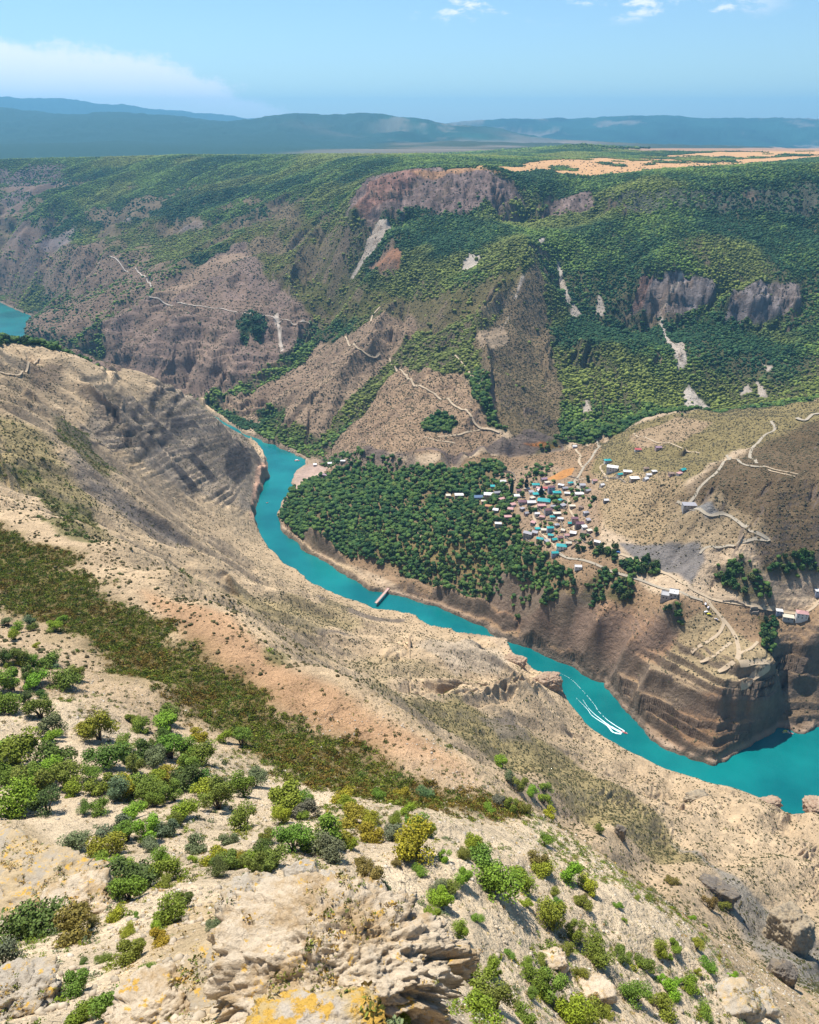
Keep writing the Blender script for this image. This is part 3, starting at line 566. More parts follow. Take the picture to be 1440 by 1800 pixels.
# mottling
C *= (.72+.58*n3[..., None]*smooth(2500, 300, Y)[..., None]+.18*n2[..., None])
band = fbm(X*0, Z+X*.03+Y*.06+n2*18, 7, 3, 640)
C *= 1+(band[..., None]-.5)*(.75*np.maximum(shm, np.maximum(CLF*.5, brm*.5))[..., None]+.35*NEAR[..., None]*smooth(200, 500, Y)[..., None])
bm = smooth(-15, 10, bls); C *= 1+(band[..., None]-.5)*.6*bm[..., None]
rib = fbm(X*1.0, Z*.35+Y*.1, 11, 4, 660); rib2 = fbm(X*1.0+Z*.2, Z*.8, 5, 4, 661); C *= 1+((rib[..., None]-.5)*1.3+(rib2[..., None]-.5)*1.3)*CLF[..., None]
wet = smooth(7, 1.5, Z)*(rs < 8); C *= 1-.35*wet[..., None]
# the flush lip of washed stone along the water
lip = smooth(12, 2, -rs)*smooth(.3, 1.5, Z)*smooth(9, 4, Z); put(lip*.6, (.40, .30, .23))

_l = C.mean(-1, keepdims=True); C = np.clip(_l+(C-_l)*1.22, .004, .9)
C *= 1+.12*((Y > 1380) & (Y < 4600))[..., None]
# ------------------------------------------------------------------ materials
def mat(name, base=None, rough=.9, attr=None, spec=.2, noise=None, bump=None, metal=0.0, objcol=False, islands=0.0):
    m = bpy.data.materials.new(name); m.use_nodes = True; t = m.node_tree; b = t.nodes['Principled BSDF']; L = t.links
    b.inputs['Roughness'].default_value = rough; b.inputs['Specular IOR Level'].default_value = spec; b.inputs['Metallic'].default_value = metal
    src = None
    if attr: a = N(t, 'ShaderNodeAttribute'); a.attribute_name = attr; src = a.outputs['Color']
    elif objcol: a = N(t, 'ShaderNodeObjectInfo'); src = a.outputs['Color']
    if src is None and base is not None and (noise or islands):
        r = N(t, 'ShaderNodeRGB'); r.outputs[0].default_value = (*base, 1); src = r.outputs[0]
    tc = N(t, 'ShaderNodeNewGeometry') if (noise or bump) else None
    def mulv(src, fac, lo, hi):
        mr = N(t, 'ShaderNodeMapRange'); L.new(fac, mr.inputs[0]); mr.inputs[3].default_value = lo; mr.inputs[4].default_value = hi
        v = N(t, 'ShaderNodeVectorMath', operation='SCALE'); L.new(src, v.inputs[0]); L.new(mr.outputs[0], v.inputs['Scale']); return v.outputs[0]
    for sc_, lo, hi in (noise or []):
        nz = N(t, 'ShaderNodeTexNoise'); nz.inputs['Scale'].default_value = sc_; nz.inputs['Detail'].default_value = 5; nz.inputs['Roughness'].default_value = .62
        L.new(tc.outputs['Position'], nz.inputs['Vector']); src = mulv(src, nz.outputs['Fac'], lo, hi)
    if islands:
        g = N(t, 'ShaderNodeNewGeometry'); src = mulv(src, g.outputs['Random Per Island'], 1-islands, 1+islands)
    if src is not None: L.new(src, b.inputs['Base Color'])
    elif base is not None: b.inputs['Base Color'].default_value = (*base, 1)
    if bump:
        prev = None
        for sc_, dist in bump:
            nz = N(t, 'ShaderNodeTexNoise'); nz.inputs['Scale'].default_value = sc_; nz.inputs['Detail'].default_value = 6; nz.inputs['Roughness'].default_value = .65
            L.new(tc.outputs['Position'], nz.inputs['Vector']); bp = N(t, 'ShaderNodeBump'); bp.inputs['Strength'].default_value = 1.0; bp.inputs['Distance'].default_value = dist
            L.new(nz.outputs['Fac'], bp.inputs['Height']); 
            if prev: L.new(prev, bp.inputs['Normal'])
            prev = bp.outputs[0]
        L.new(prev, b.inputs['Normal'])
    return m
M_GROUND = mat('ground', attr='albedo', rough=.95, spec=.1, noise=[(5.5, .78, 1.22), (.9, .74, 1.26), (.16, .72, 1.28), (.045, .82, 1.18)], bump=[(5.0, .16), (1.2, .6), (.25, 2.2), (.07, 4.5)])
M_FOL = mat('foliage', attr='tint', rough=.85, spec=.15)
M_LEAF = mat('leaves', objcol=True, rough=.75, spec=.25, islands=.38)
M_BARK = mat('bark', (.13, .10, .075), rough=.9, noise=[(3, .6, 1.4)])
def water_mat():
    m = mat('river_water', (.0, .175, .165), rough=.16, spec=.5); t = m.node_tree; b = t.nodes['Principled BSDF']; L = t.links
    g = N(t, 'ShaderNodeNewGeometry')
    nz = N(t, 'ShaderNodeTexNoise'); nz.inputs['Scale'].default_value = .35; nz.inputs['Detail'].default_value = 5; L.new(g.outputs['Position'], nz.inputs['Vector'])
    bp = N(t, 'ShaderNodeBump'); bp.inputs['Strength'].default_value = .8; bp.inputs['Distance'].default_value = .5; L.new(nz.outputs['Fac'], bp.inputs['Height']); L.new(bp.outputs[0], b.inputs['Normal'])
    n2_ = N(t, 'ShaderNodeTexNoise'); n2_.inputs['Scale'].default_value = .012; n2_.inputs['Detail'].default_value = 6; L.new(g.outputs['Position'], n2_.inputs['Vector'])
    cr = N(t, 'ShaderNodeValToRGB'); cr.color_ramp.elements[0].position = .35; cr.color_ramp.elements[0].color = (.0, .105, .112, 1); cr.color_ramp.elements[1].position = .7; cr.color_ramp.elements[1].color = (.004, .185, .178, 1)
    L.new(n2_.outputs['Fac'], cr.inputs[0]); L.new(cr.outputs[0], b.inputs['Base Color']); return m
M_WATER = water_mat()
# ------------------------------------------------------------------ helpers for objects
def link(name, me, material=None, parent=None, loc=None, rz=None, **props):
    o = bpy.data.objects.new(name, me); col.objects.link(o)
    if material is not None and me is not None and not me.materials: me.materials.append(material)
    if parent is not None: o.parent = parent
    if loc is not None: o.location = loc
    if rz is not None: o.rotation_euler = (0, 0, rz)
    for k, v in props.items(): o[k] = v
    return o
def mesh_np(name, co, faces, k, tint=None, smooth_=False, material=None, attr='tint'):
    me = bpy.data.meshes.new(name); co = np.ascontiguousarray(co, F32); faces = np.ascontiguousarray(faces, np.int32)
    me.vertices.add(len(co)); me.vertices.foreach_set('co', co.ravel()); me.loops.add(faces.size); me.loops.foreach_set('vertex_index', faces.ravel())
    me.polygons.add(len(faces)); me.polygons.foreach_set('loop_start', np.arange(len(faces), dtype=np.int32)*k)
    if smooth_: me.polygons.foreach_set('use_smooth', np.ones(len(faces), bool))
    if tint is not None:
        a = me.color_attributes.new(attr, 'FLOAT_COLOR', 'POINT'); a.data.foreach_set('color', np.concatenate([tint, np.ones((len(tint), 1))], 1).astype(F32).ravel())
    me.update()
    if material: me.materials.append(material)
    return me
def ico(sub):
    import bmesh
    bm = bmesh.new(); bmesh.ops.create_icosphere(bm, subdivisions=sub, radius=1.0); bm.verts.ensure_lookup_table()
    co = np.array([v.co[:] for v in bm.verts]); f = np.array([[v.index for v in p.verts] for p in bm.faces]); bm.free(); return co, f
I1, I2, I3 = ico(1), ico(2), ico(3)
def blob_templates(base, nvar, rough, seed, flat=.85):
    r = np.random.default_rng(seed); out = []
    for k in range(nvar):
        c = base[0]*(1+rough*(r.random((len(base[0]), 1))-.45)*2); c = c*np.array([1, 1, flat]); c[:, 2] = np.maximum(c[:, 2], -.25); out.append(c)
    return out
def merge(name, base, temps, P, S, tint, material, shade=.0, seed=3):
    """one mesh out of many clumps; P places, S sizes (n,3)"""
    r = np.random.default_rng(seed); n_ = len(P); nvt = len(base[0]); nf = len(base[1])
    tv = np.stack(temps)[r.integers(0, len(temps), n_)]; a = r.random(n_)*6.283; c, s = np.cos(a)[:, None], np.sin(a)[:, None]
    x = tv[:, :, 0]*c-tv[:, :, 1]*s; y = tv[:, :, 0]*s+tv[:, :, 1]*c
    co = np.stack([x*S[:, 0:1], y*S[:, 1:2], tv[:, :, 2]*S[:, 2:3]], -1)+P[:, None, :]
    fc = base[1][None]+(np.arange(n_)*nvt)[:, None, None]
    tn = np.repeat(tint[:, None, :], nvt, 1)*(1+(r.random((n_, nvt, 1))-.5)*shade)
    return mesh_np(name, co.reshape(-1, 3), fc.reshape(-1, 3), 3, tn.reshape(-1, 3), False, material)
# cells of the relief that can be seen
UPP = (S_*ct+st)/(ct-S_*st); INF = (np.abs(uu)*(ct+UPP*st)*FOC < 720*1.10) & (UPP < .66) & (UPP > -.70)
def seen(under): return INF & (S_ >= RUN-under/Y)
CELL = spc*np.gradient(Y, axis=0)
def scatter(density, mask, cap=1.0, seed=1):
    r = np.random.default_rng(seed); p = np.minimum(density*CELL, cap); k = (r.random(Z.shape) < p*mask); j, i = np.nonzero(k)
    dx = (r.random(len(j))-.5)*spc[j, i]; dy = (r.random(len(j))-.5)*(Y[j, i]*.003)
    x = X[j, i]+dx; y = Y[j, i]+dy; return j, i, x, y, zat(x, y)
dry = smooth(1.0, 3.0, Z)*(rs < -1)
def terrain_mesh():
    me = bpy.data.meshes.new('terrain'); nv = NR*NC
    co = np.stack([X, Y, Z], -1).reshape(-1).astype(F32)
    idx = np.arange(nv).reshape(NR, NC); q = np.stack([idx[:-1, :-1], idx[:-1, 1:], idx[1:, 1:], idx[1:, :-1]], -1).reshape(-1).astype(np.int32)
    nf = len(q)//4
    me.vertices.add(nv); me.vertices.foreach_set('co', co)
    me.loops.add(nf*4); me.loops.foreach_set('vertex_index', q)
    me.polygons.add(nf); me.polygons.foreach_set('loop_start', np.arange(nf, dtype=np.int32)*4)
    me.polygons.foreach_set('use_smooth', np.ones(nf, bool))
    a = me.color_attributes.new('albedo', 'FLOAT_COLOR', 'POINT'); a.data.foreach_set('color', np.concatenate([np.clip(C, .003, .9), np.ones((NR, NC, 1), F32)], -1).reshape(-1).astype(F32))
    me.update(); return me
# ------------------------------------------------------------------ woods and scrub nobody could count
TG1 = np.array([.026, .066, .026]); TG2 = np.array([.125, .185, .036]); TG3 = np.array([.20, .205, .045])
clump = fbm(X, Y, 26, 3, 700); clA = fbm(X, Y, 170, 4, 701)
vis = seen(9)
def green(j, i, r, lift=1.0):
    t = smooth(.3, .8, 1.1*(clA[j, i]-.5)+.5*(fbm(X[j, i], Y[j, i], 420, 3, 702)-.5)+.5+.25*(clump[j, i]-.5)+.4*(r.random(len(j))-.5))[:, None]; c = TG1*(1-t)+TG2*t
    o = (OLIVE[j, i]*.8)[:, None]; c = c*(1-o)+TG3*o
    return c*(.6+.8*r.random((len(j), 1)))*lift
steepok = np.maximum(smooth(1.7, 1.1, slope), smooth(1450, 1500, Y)*smooth(3.2, 2.2, slope)*(1-CLF))
r_ = np.random.default_rng(21)
m_ = vis*VEG*(Y > 1380)*(1-NEAR)*steepok*(Y < 5200)*dry*smooth(.10, .45, VEG+clump*.5-.25)
j, i, x, y, z = scatter(1/12., m_, .92, 5)
sz = np.maximum(1.3+3.4*r_.random(len(j))**2.2, np.sqrt(CELL[j, i])*.50)*(.6+.8*clump[j, i])
S3 = np.stack([sz*(.85+.3*r_.random(len(j))), sz*(.85+.3*r_.random(len(j))), sz*(.8+.5*r_.random(len(j)))], -1)
print('far woods', len(j))
me = merge('far_wood', I1, blob_templates(I1, 16, .30, 5), np.stack([x, y, z+sz*.25], -1), S3, green(j, i, r_), M_FOL, .5)
link('canyon_woodland', me, None, kind='stuff', label='dark green woodland covering the far canyon wall', category='woodland')
# low scrub on both sides
SCR *= (1-SCREE*.75)
grain = fbm(X, Y, 11, 3, 710); visn = seen(2)
def scrub(name, lab, m, dens, rad, tint, seed, cap=.6, base=I1):
    r = np.random.default_rng(seed); j, i, x, y, z = scatter(dens, m, cap, seed); n_ = len(j)
    sz = rad*(.5+r.random(n_)**1.6*1.3)*np.maximum(1, Y[j, i]/1100.)
    t = r.random((n_, 1)); g = clA[j, i][:, None]; c = tint[0]*(1-t)+tint[1]*t; c = c*(.7+.6*r.random((n_, 1)))
    print(name, n_)
    me = merge(name, base, blob_templates(base, 12, .35, seed), np.stack([x, y, z+sz*.15], -1), np.stack([sz, sz*(.8+.4*r.random(n_)), sz*(.6+.5*r.random(n_))], -1), c, M_FOL, .5, seed)
    link(name, me, None, kind='stuff', label=lab, category='scrub')
A1, A2 = np.array([.060, .066, .022]), np.array([.125, .098, .045])
scr_p = SCR*smooth(.30, .62, grain+.25*SCR)*dry*steepok
scrub('hillside_scrub', 'low scrub dotting the far canyon slopes', visn*scr_p*(1-NEAR)*(1-VEG)*(Y > 600)*(Y < 3200), 1/7., .72, (np.array([.070, .070, .035]), np.array([.145, .115, .070])), 31)
scrub('slope_scrub', 'low olive scrub dotting the near canyon slopes', visn*scr_p*NEAR*(Y > 215)*(1-BRUSH), 1/3.6, .55, (A1*.8, A2*.85), 32)
def tuftm(n_leaf, seed, size, flat=.8):
    r = np.random.default_rng(seed); d = r.normal(size=(n_leaf, 3)); d /= np.linalg.norm(d, axis=1)[:, None]; d[:, 2] = np.abs(d[:, 2]); p = d*(r.random((n_leaf, 1))**.4)*np.array([1, 1, flat])
    a = r.normal(size=(n_leaf, 3)); a /= np.linalg.norm(a, axis=1)[:, None]; b = r.normal(size=(n_leaf, 3)); b /= np.linalg.norm(b, axis=1)[:, None]; s = size*(.6+.8*r.random((n_leaf, 1)))
    return np.stack([p-a*s, p-b*s*.8, p+a*s, p+b*s*.8], 1).reshape(-1, 3)
def leafmerge(name, nl, temps, P, S, tint, material, shade, seed):
    r = np.random.default_rng(seed); n_ = len(P); nv_ = nl*4; tv = np.stack(temps)[r.integers(0, len(temps), n_)]; a = r.random(n_)*6.283; c, s = np.cos(a)[:, None], np.sin(a)[:, None]
    co = np.stack([(tv[:, :, 0]*c-tv[:, :, 1]*s)*S[:, 0:1], (tv[:, :, 0]*s+tv[:, :, 1]*c)*S[:, 0:1], tv[:, :, 2]*S[:, 1:2]], -1)+P[:, None, :]
    tn = np.repeat(np.repeat(tint[:, None, :], nl, 1)*(1+(r.random((n_, nl, 1))-.5)*shade), 4, 1)
    return mesh_np(name, co.reshape(-1, 3), np.arange(n_*nv_).reshape(-1, 4), 4, tn.reshape(-1, 3), False, material)
def leafscatter(name, lab, cat, m, dens, rad, cols, seed, nl=70, size=.2, hs=.8, cap=.9, mix=.5, nfix=None):
    r = np.random.default_rng(seed); j, i, x, y, z = scatter(dens, m, cap, seed); n_ = len(j); sz = rad*(.5+1.1*r.random(n_)**1.8); cols = np.array(cols); k = r.integers(0, len(cols), n_)
    big = fbm(x, y, 14, 3, seed+5); k = np.where(r.random(n_) < mix, k, np.clip((smooth(.3, .7, big)*len(cols)).astype(int), 0, len(cols)-1)); c = cols[k]*(.7+.6*r.random((n_, 1)))
    print(name, n_); me = leafmerge(name, nl, [tuftm(nl, seed+q, size) for q in range(8)], np.stack([x, y, z-.05], -1), np.stack([sz, sz*(hs*(.8+.5*r.random(n_)))], -1), c, M_FOL, .7, seed)
    link(name, me, None, kind='stuff', label=lab, category=cat)
leafscatter('gully_thicket', 'dense olive brown thicket filling the gully below the tan ridge', 'thicket', seen(4)*smooth(.18, .80, BRUSH*1.0+.9*(grain-.5))*(Y > 105), 1/.9, .92,
   [(.17, .115, .022), (.13, .13, .018), (.12, .15, .018), (.16, .18, .02), (.085, .13, .022), (.13, .15, .018)], 33, 60, .17, 1.0)
leafscatter('gully_brush', 'dense green bushes along the gullies of the near slope', 'bushes', seen(4)*NEAR*VEG*dry*(Y > 180), 1/9., 1.5, [(.06, .10, .022), (.09, .14, .025), (.13, .17, .025), (.11, .11, .03)], 34, 80, .17, .9)
edge = np.clip(BRUSH, 0, 1)*0+smooth(0, 1, fbm(X, Y, 16, 3, 720)*2-.7)
leafscatter('slope_bushes', 'small dark olive bushes dotted over the tan ridge face', 'bushes', seen(2)*NEAR*(Y > 120)*(Y < 460)*(1-BRUSH)*(1-SCREE)*smooth(.40, .62, grain+.2*edge)*(.35+.65*smooth(.42, .6, fbm(X, Y, 34, 3, 725))), 1/6., .60, [(.07, .075, .02), (.10, .105, .025), (.05, .06, .02)], 36, 34, .26)
leafscatter('dry_tufts', 'small green and straw tufts on the pale scree', 'tufts', seen(1)*NEAR*(Y < 215)*(1-BRUSH)*smooth(.36, .60, fbm(X, Y, 8, 3, 721)), 1/1.5, .27, [(.16, .17, .03), (.11, .14, .03), (.28, .20, .07), (.30, .19, .05), (.12, .11, .03)], 37, 16, .30, .9, .9, .75)
leafscatter('ochre_tufts', 'dry ochre grass on the ground left of the big crag', 'tufts', seen(1)*(Y < 75)*(X > -26)*(X < -1)*smooth(.38, .6, fbm(X, Y, 6, 3, 722)), 2.2, .24, [(.34, .22, .06), (.40, .30, .12), (.26, .17, .05), (.16, .15, .04)], 38, 14, .32, .9, .9, .7)
def stones():
    r = np.random.default_rng(44); j, i, x, y, z = scatter(1/3.4, seen(1)*NEAR*(Y < 200)*smooth(.35, .6, fbm(X, Y, 12, 3, 723)), .8, 45); n_ = len(j); s = .10+.34*r.random(n_)**3.5
    c = np.array([.44, .38, .30])*(.75+.5*r.random((n_, 1))); print('stones', n_)
    me = merge('stones', I1, blob_templates(I1, 10, .3, 46, .7), np.stack([x, y, z+s*.1], -1), np.stack([s, s*(.7+.5*r.random(n_)), s*(.5+.6*r.random(n_))], -1), c, M_STN, .1, 47)
    link('loose_stones', me, None, kind='stuff', label='loose pale stones strewn over the near scree', category='stones')
M_STN = mat('stone', attr='tint', rough=.95, spec=.1)
stones()
leafscatter('scree_bushes', 'low bright green bushes spread between the shrubs on the scree', 'bushes', seen(1)*SCREE*(Y < 205)*smooth(.42, .60, fbm(X, Y, 15, 3, 726)), 1/1.7, .60, [(.15, .20, .022), (.11, .15, .022), (.20, .21, .02), (.16, .13, .03), (.13, .16, .07)], 39, 90, .15, .85, .8)
leafscatter('rust_grass', 'straw and rust coloured grass patches on the near slope', 'grass', seen(1)*NEAR*(Y < 260)*smooth(.50, .62, fbm(X, Y, 10, 3, 727)), 1/3., .30, [(.34, .20, .07), (.38, .28, .10), (.24, .19, .07)], 40, 12, .30, .55, .8)
# ------------------------------------------------------------------ small builders
import bmesh
class MB:
    """collects boxes, prisms and quads into one mesh"""
    def __init__(s): s.v = []; s.f = []
    def quadbox(s, x0, x1, y0, y1, z0, z1):
        b = len(s.v); s.v += [(x0,y0,z0),(x1,y0,z0),(x1,y1,z0),(x0,y1,z0),(x0,y0,z1),(x1,y0,z1),(x1,y1,z1),(x0,y1,z1)]
        s.f += [tuple(b+k for k in q) for q in ((0,3,2,1),(4,5,6,7),(0,1,5,4),(1,2,6,5),(2,3,7,6),(3,0,4,7))]; return s
    def add(s, v, f): b = len(s.v); s.v += [tuple(p) for p in v]; s.f += [tuple(b+k for k in q) for q in f]; return s
    def tube(s, pts, rad, n=6):
        b = len(s.v); pts = [np.array(p, float) for p in pts]
        for k, p in enumerate(pts):
            d = pts[min(k+1, len(pts)-1)]-pts[max(k-1, 0)]; d = d/(np.linalg.norm(d)+1e-9); a = np.cross(d, [0.3, .9, .2]); a /= np.linalg.norm(a)+1e-9; c = np.cross(d, a)
            r = rad[k] if isinstance(rad, (list, tuple)) else rad
            for q in range(n): t = q*6.2832/n; s.v.append(tuple(p+r*(math.cos(t)*a+math.sin(t)*c)))
        for k in range(len(pts)-1):
            for q in range(n): s.f.append((b+k*n+q, b+k*n+(q+1)%n, b+(k+1)*n+(q+1)%n, b+(k+1)*n+q))
        s.f.append(tuple(b+(len(pts)-1)*n+q for q in range(n))); s.f.append(tuple(b+q for q in range(n-1, -1, -1)))
        return s
    def mesh(s, name, material=None, smooth_=False):
        me = bpy.data.meshes.new(name); me.from_pydata([tuple(map(float, p)) for p in s.v], [], s.f)
        if smooth_: me.polygons.foreach_set('use_smooth', [True]*len(me.polygons))
        me.update()
        if material: me.materials.append(material)
        return me
def empty(name, loc, rz=0.0, **props): return link(name, None, None, None, loc, rz, **props)
# ------------------------------------------------------------------ terrain, water, tracks
me = terrain_mesh(); me.materials.append(M_GROUND); link('terrain', me, None, kind='structure')
def water():
    mb = MB(); xs = np.linspace(-2600, 1400, 21); ys = np.linspace(350, 3600, 21)
    for a in xs:
        for b in ys: mb.v.append((a, b, 0.0))
    for i in range(20):
        for j in range(20): mb.f.append((i*21+j, (i+1)*21+j, (i+1)*21+j+1, i*21+j+1))
    link('river_water', mb.mesh('river_water', M_WATER), None, kind='structure')
water()
M_ROAD = mat('track_dust', (.42, .325, .22), .95, noise=[(.3, .8, 1.2)], spec=.1)
M_ROADG = mat('track_grey', (.34, .29, .22), .95, noise=[(.3, .8, 1.2)], spec=.1)
M_ROADW = mat('track_pale', (.40, .34, .28), .95, noise=[(.2, .85, 1.15)], spec=.1)
def resample(P, step):
    P = np.asarray(P, float); out = []
    n_ = len(P)
    for k in range(n_-1):
        p0, p1, p2, p3 = P[max(k-1, 0)], P[k], P[k+1], P[min(k+2, n_-1)]; m = max(2, int(np.linalg.norm(p2-p1)/step))
        for q in range(m):
            t = q/m; out.append(.5*((2*p1)+(-p0+p2)*t+(2*p0-5*p1+4*p2-p3)*t*t+(-p0+3*p1-3*p2+p3)*t**3))
    out.append(P[-1]); return np.array(out)
def track(pts, width, material, lift=.55, name='dirt_road'):
    lift = lift*(3.2 if np.mean([q[1] for q in pts]) < 760 else 1); P = resample(WP(pts, Z), 3.5); T_ = np.gradient(P, axis=0); T_ /= np.linalg.norm(T_, axis=1)[:, None]+1e-9; Nn = np.stack([-T_[:, 1], T_[:, 0]], -1)
    K = 5; mb = MB(); wv = .78*width*(.85+.3*vnoise(np.arange(len(P))/6., np.zeros(len(P)), 7))
    zc = zat(P[:, 0], P[:, 1]); ker = np.ones(7)/7; zs = np.convolve(np.pad(zc, 3, 'edge'), ker, 'valid')
    for k in range(K):
        o = (k/(K-1)-.5)*wv; q = P+Nn*o[:, None]; zz = np.maximum(zat(q[:, 0], q[:, 1])+lift*.6, zs*.5+zat(q[:, 0], q[:, 1])*.5+lift)
        mb.v += [tuple(v) for v in np.column_stack([q, zz])]
    L = len(P)
    for k in range(K-1):
        for a in range(L-1): mb.f.append((k*L+a, k*L+a+1, (k+1)*L+a+1, (k+1)*L+a))
    link(name, mb.mesh(name, material, True), None, kind='structure')
for pts, w_, m_ in (
  ([(172,464),(215,469),(240,474),(258,490),(266,505)], 5, M_ROADW),
  ([(262,522),(285,531),(330,536),(380,543),(430,550),(470,556),(510,564),(545,570)], 6, M_ROADW),
  ([(484,556),(489,570),(492,590),(496,612)], 7, M_ROADW),
  ([(607,592),(622,606),(640,620),(655,628),(668,622)], 5, M_ROAD), ([(668,540),(655,556),(652,566)], 5, M_ROAD),
  ([(685,630),(695,645),(714,660),(740,680),(770,700),(800,715),(830,735),(858,755),(878,762)], 5, M_ROAD),
  ([(770,768),(800,765),(840,757),(858,752)], 4, M_ROAD), ([(800,625),(820,650),(835,665),(845,680)], 4, M_ROAD),
  ([(984,974),(969,953),(956,941),(947,931),(941,917),(938,898),(945,888)], 4.5, M_ROAD),
  ([(999,876),(1003,898),(1010,911),(1009,932)], 4, M_ROAD), ([(1012,790),(1020,800),(1018,812),(1024,822)], 5, M_ROAD),
  ([(1056,764),(1050,768),(1054,785),(1040,805),(1026,822),(1018,836),(1010,848),(1020,862),(1025,868)], 5, M_ROADG), ([(1012,846),(1030,842),(1060,848),(1068,842),(1055,822),(1065,815)], 3.5, M_ROAD),
  ([(984,974),(1000,982),(1025,985),(1060,998),(1100,1012),(1140,1026),(1172,1036),(1205,1045),(1235,1056)], 4.5, M_ROADG),
  ([(1090,974),(1120,984),(1150,995),(1180,1012),(1210,1030),(1240,1048),(1262,1056),(1300,1061),(1330,1066),(1360,1072),(1390,1078),(1420,1075),(1438,1060),(1446,1048)], 5, M_ROAD),
  ([(1240,1050),(1250,1065),(1265,1082),(1280,1100),(1292,1118),(1298,1140),(1296,1158),(1275,1175),(1262,1182)], 6, M_ROAD), ([(1262,1080),(1272,1095),(1262,1115),(1240,1130),(1215,1150)], 5, M_ROAD),
  ([(1298,1150),(1320,1140),(1332,1128)], 5, M_ROAD), ([(1300,1166),(1330,1166),(1352,1165),(1330,1185),(1300,1205)], 8, M_ROAD), ([(1285,1130),(1260,1150),(1230,1165)], 5, M_ROAD),
  ([(1190,882),(1205,892),(1240,903),(1275,905),(1300,920),(1320,935),(1352,950),(1330,947),(1300,950),(1280,960),(1258,962),(1240,963),(1230,975)], 4.5, M_ROADG),
  ([(1210,888),(1222,872),(1232,855),(1262,828),(1284,804)], 5, M_ROADG), ([(1277,800),(1300,812),(1322,820),(1345,820)], 4, M_ROADG),
  ([(1330,815),(1318,805),(1325,785),(1345,765),(1362,755),(1356,740)], 5, M_ROADG), ([(1345,820),(1375,828),(1405,834)], 2.5, M_ROAD), ([(1350,826),(1380,834),(1398,838)], 2.5, M_ROAD),
  ([(1400,736),(1415,740),(1428,730),(1440,728)], 7, M_ROADG), ([(0,655),(30,662),(48,655),(62,640),(70,630)], 3, M_ROAD), ([(745,768),(770,775),(800,780)], 3, M_ROAD),
  ([(690,905),(712,935),(730,930),(742,948)], 3, M_ROAD), ([(1100,765),(1140,772),(1180,780),(1230,797)], 3, M_ROAD)):
    track(pts, w_, m_)
# ------------------------------------------------------------------ houses
ROOFS = {'teal': (.02, .30, .30), 'maroon': (.16, .075, .09), 'red': (.45, .09, .09), 'white': (.62, .60, .58), 'grey': (.30, .29, .31), 'pink': (.45, .25, .23), 'cream': (.52, .46, .36), 'blue': (.10, .17, .28), 'orange': (.45, .20, .08), 'brown': (.22, .15, .11), 'mauve': (.30, .20, .25)}
MR = {k: mat('roof_'+k, c, .6, spec=.3, noise=[(.8, .85, 1.15)]) for k, c in ROOFS.items()}
WALLS = {'white': (.60, .58, .56), 'stone': (.33, .27, .22), 'pink': (.45, .33, .30), 'grey': (.34, .33, .33), 'dark': (.16, .14, .14), 'blue': (.30, .33, .42)}
MW = {k: mat('plaster_'+k, c, .85, noise=[(1.2, .85, 1.15)]) for k, c in WALLS.items()}
M_PANE = mat('window_glass', (.025, .03, .04), .15, spec=.5); M_DOOR = mat('door_wood', (.12, .07, .05), .7); M_CONC = mat('raw_concrete', (.36, .35, .35), .9, noise=[(.9, .8, 1.2)])
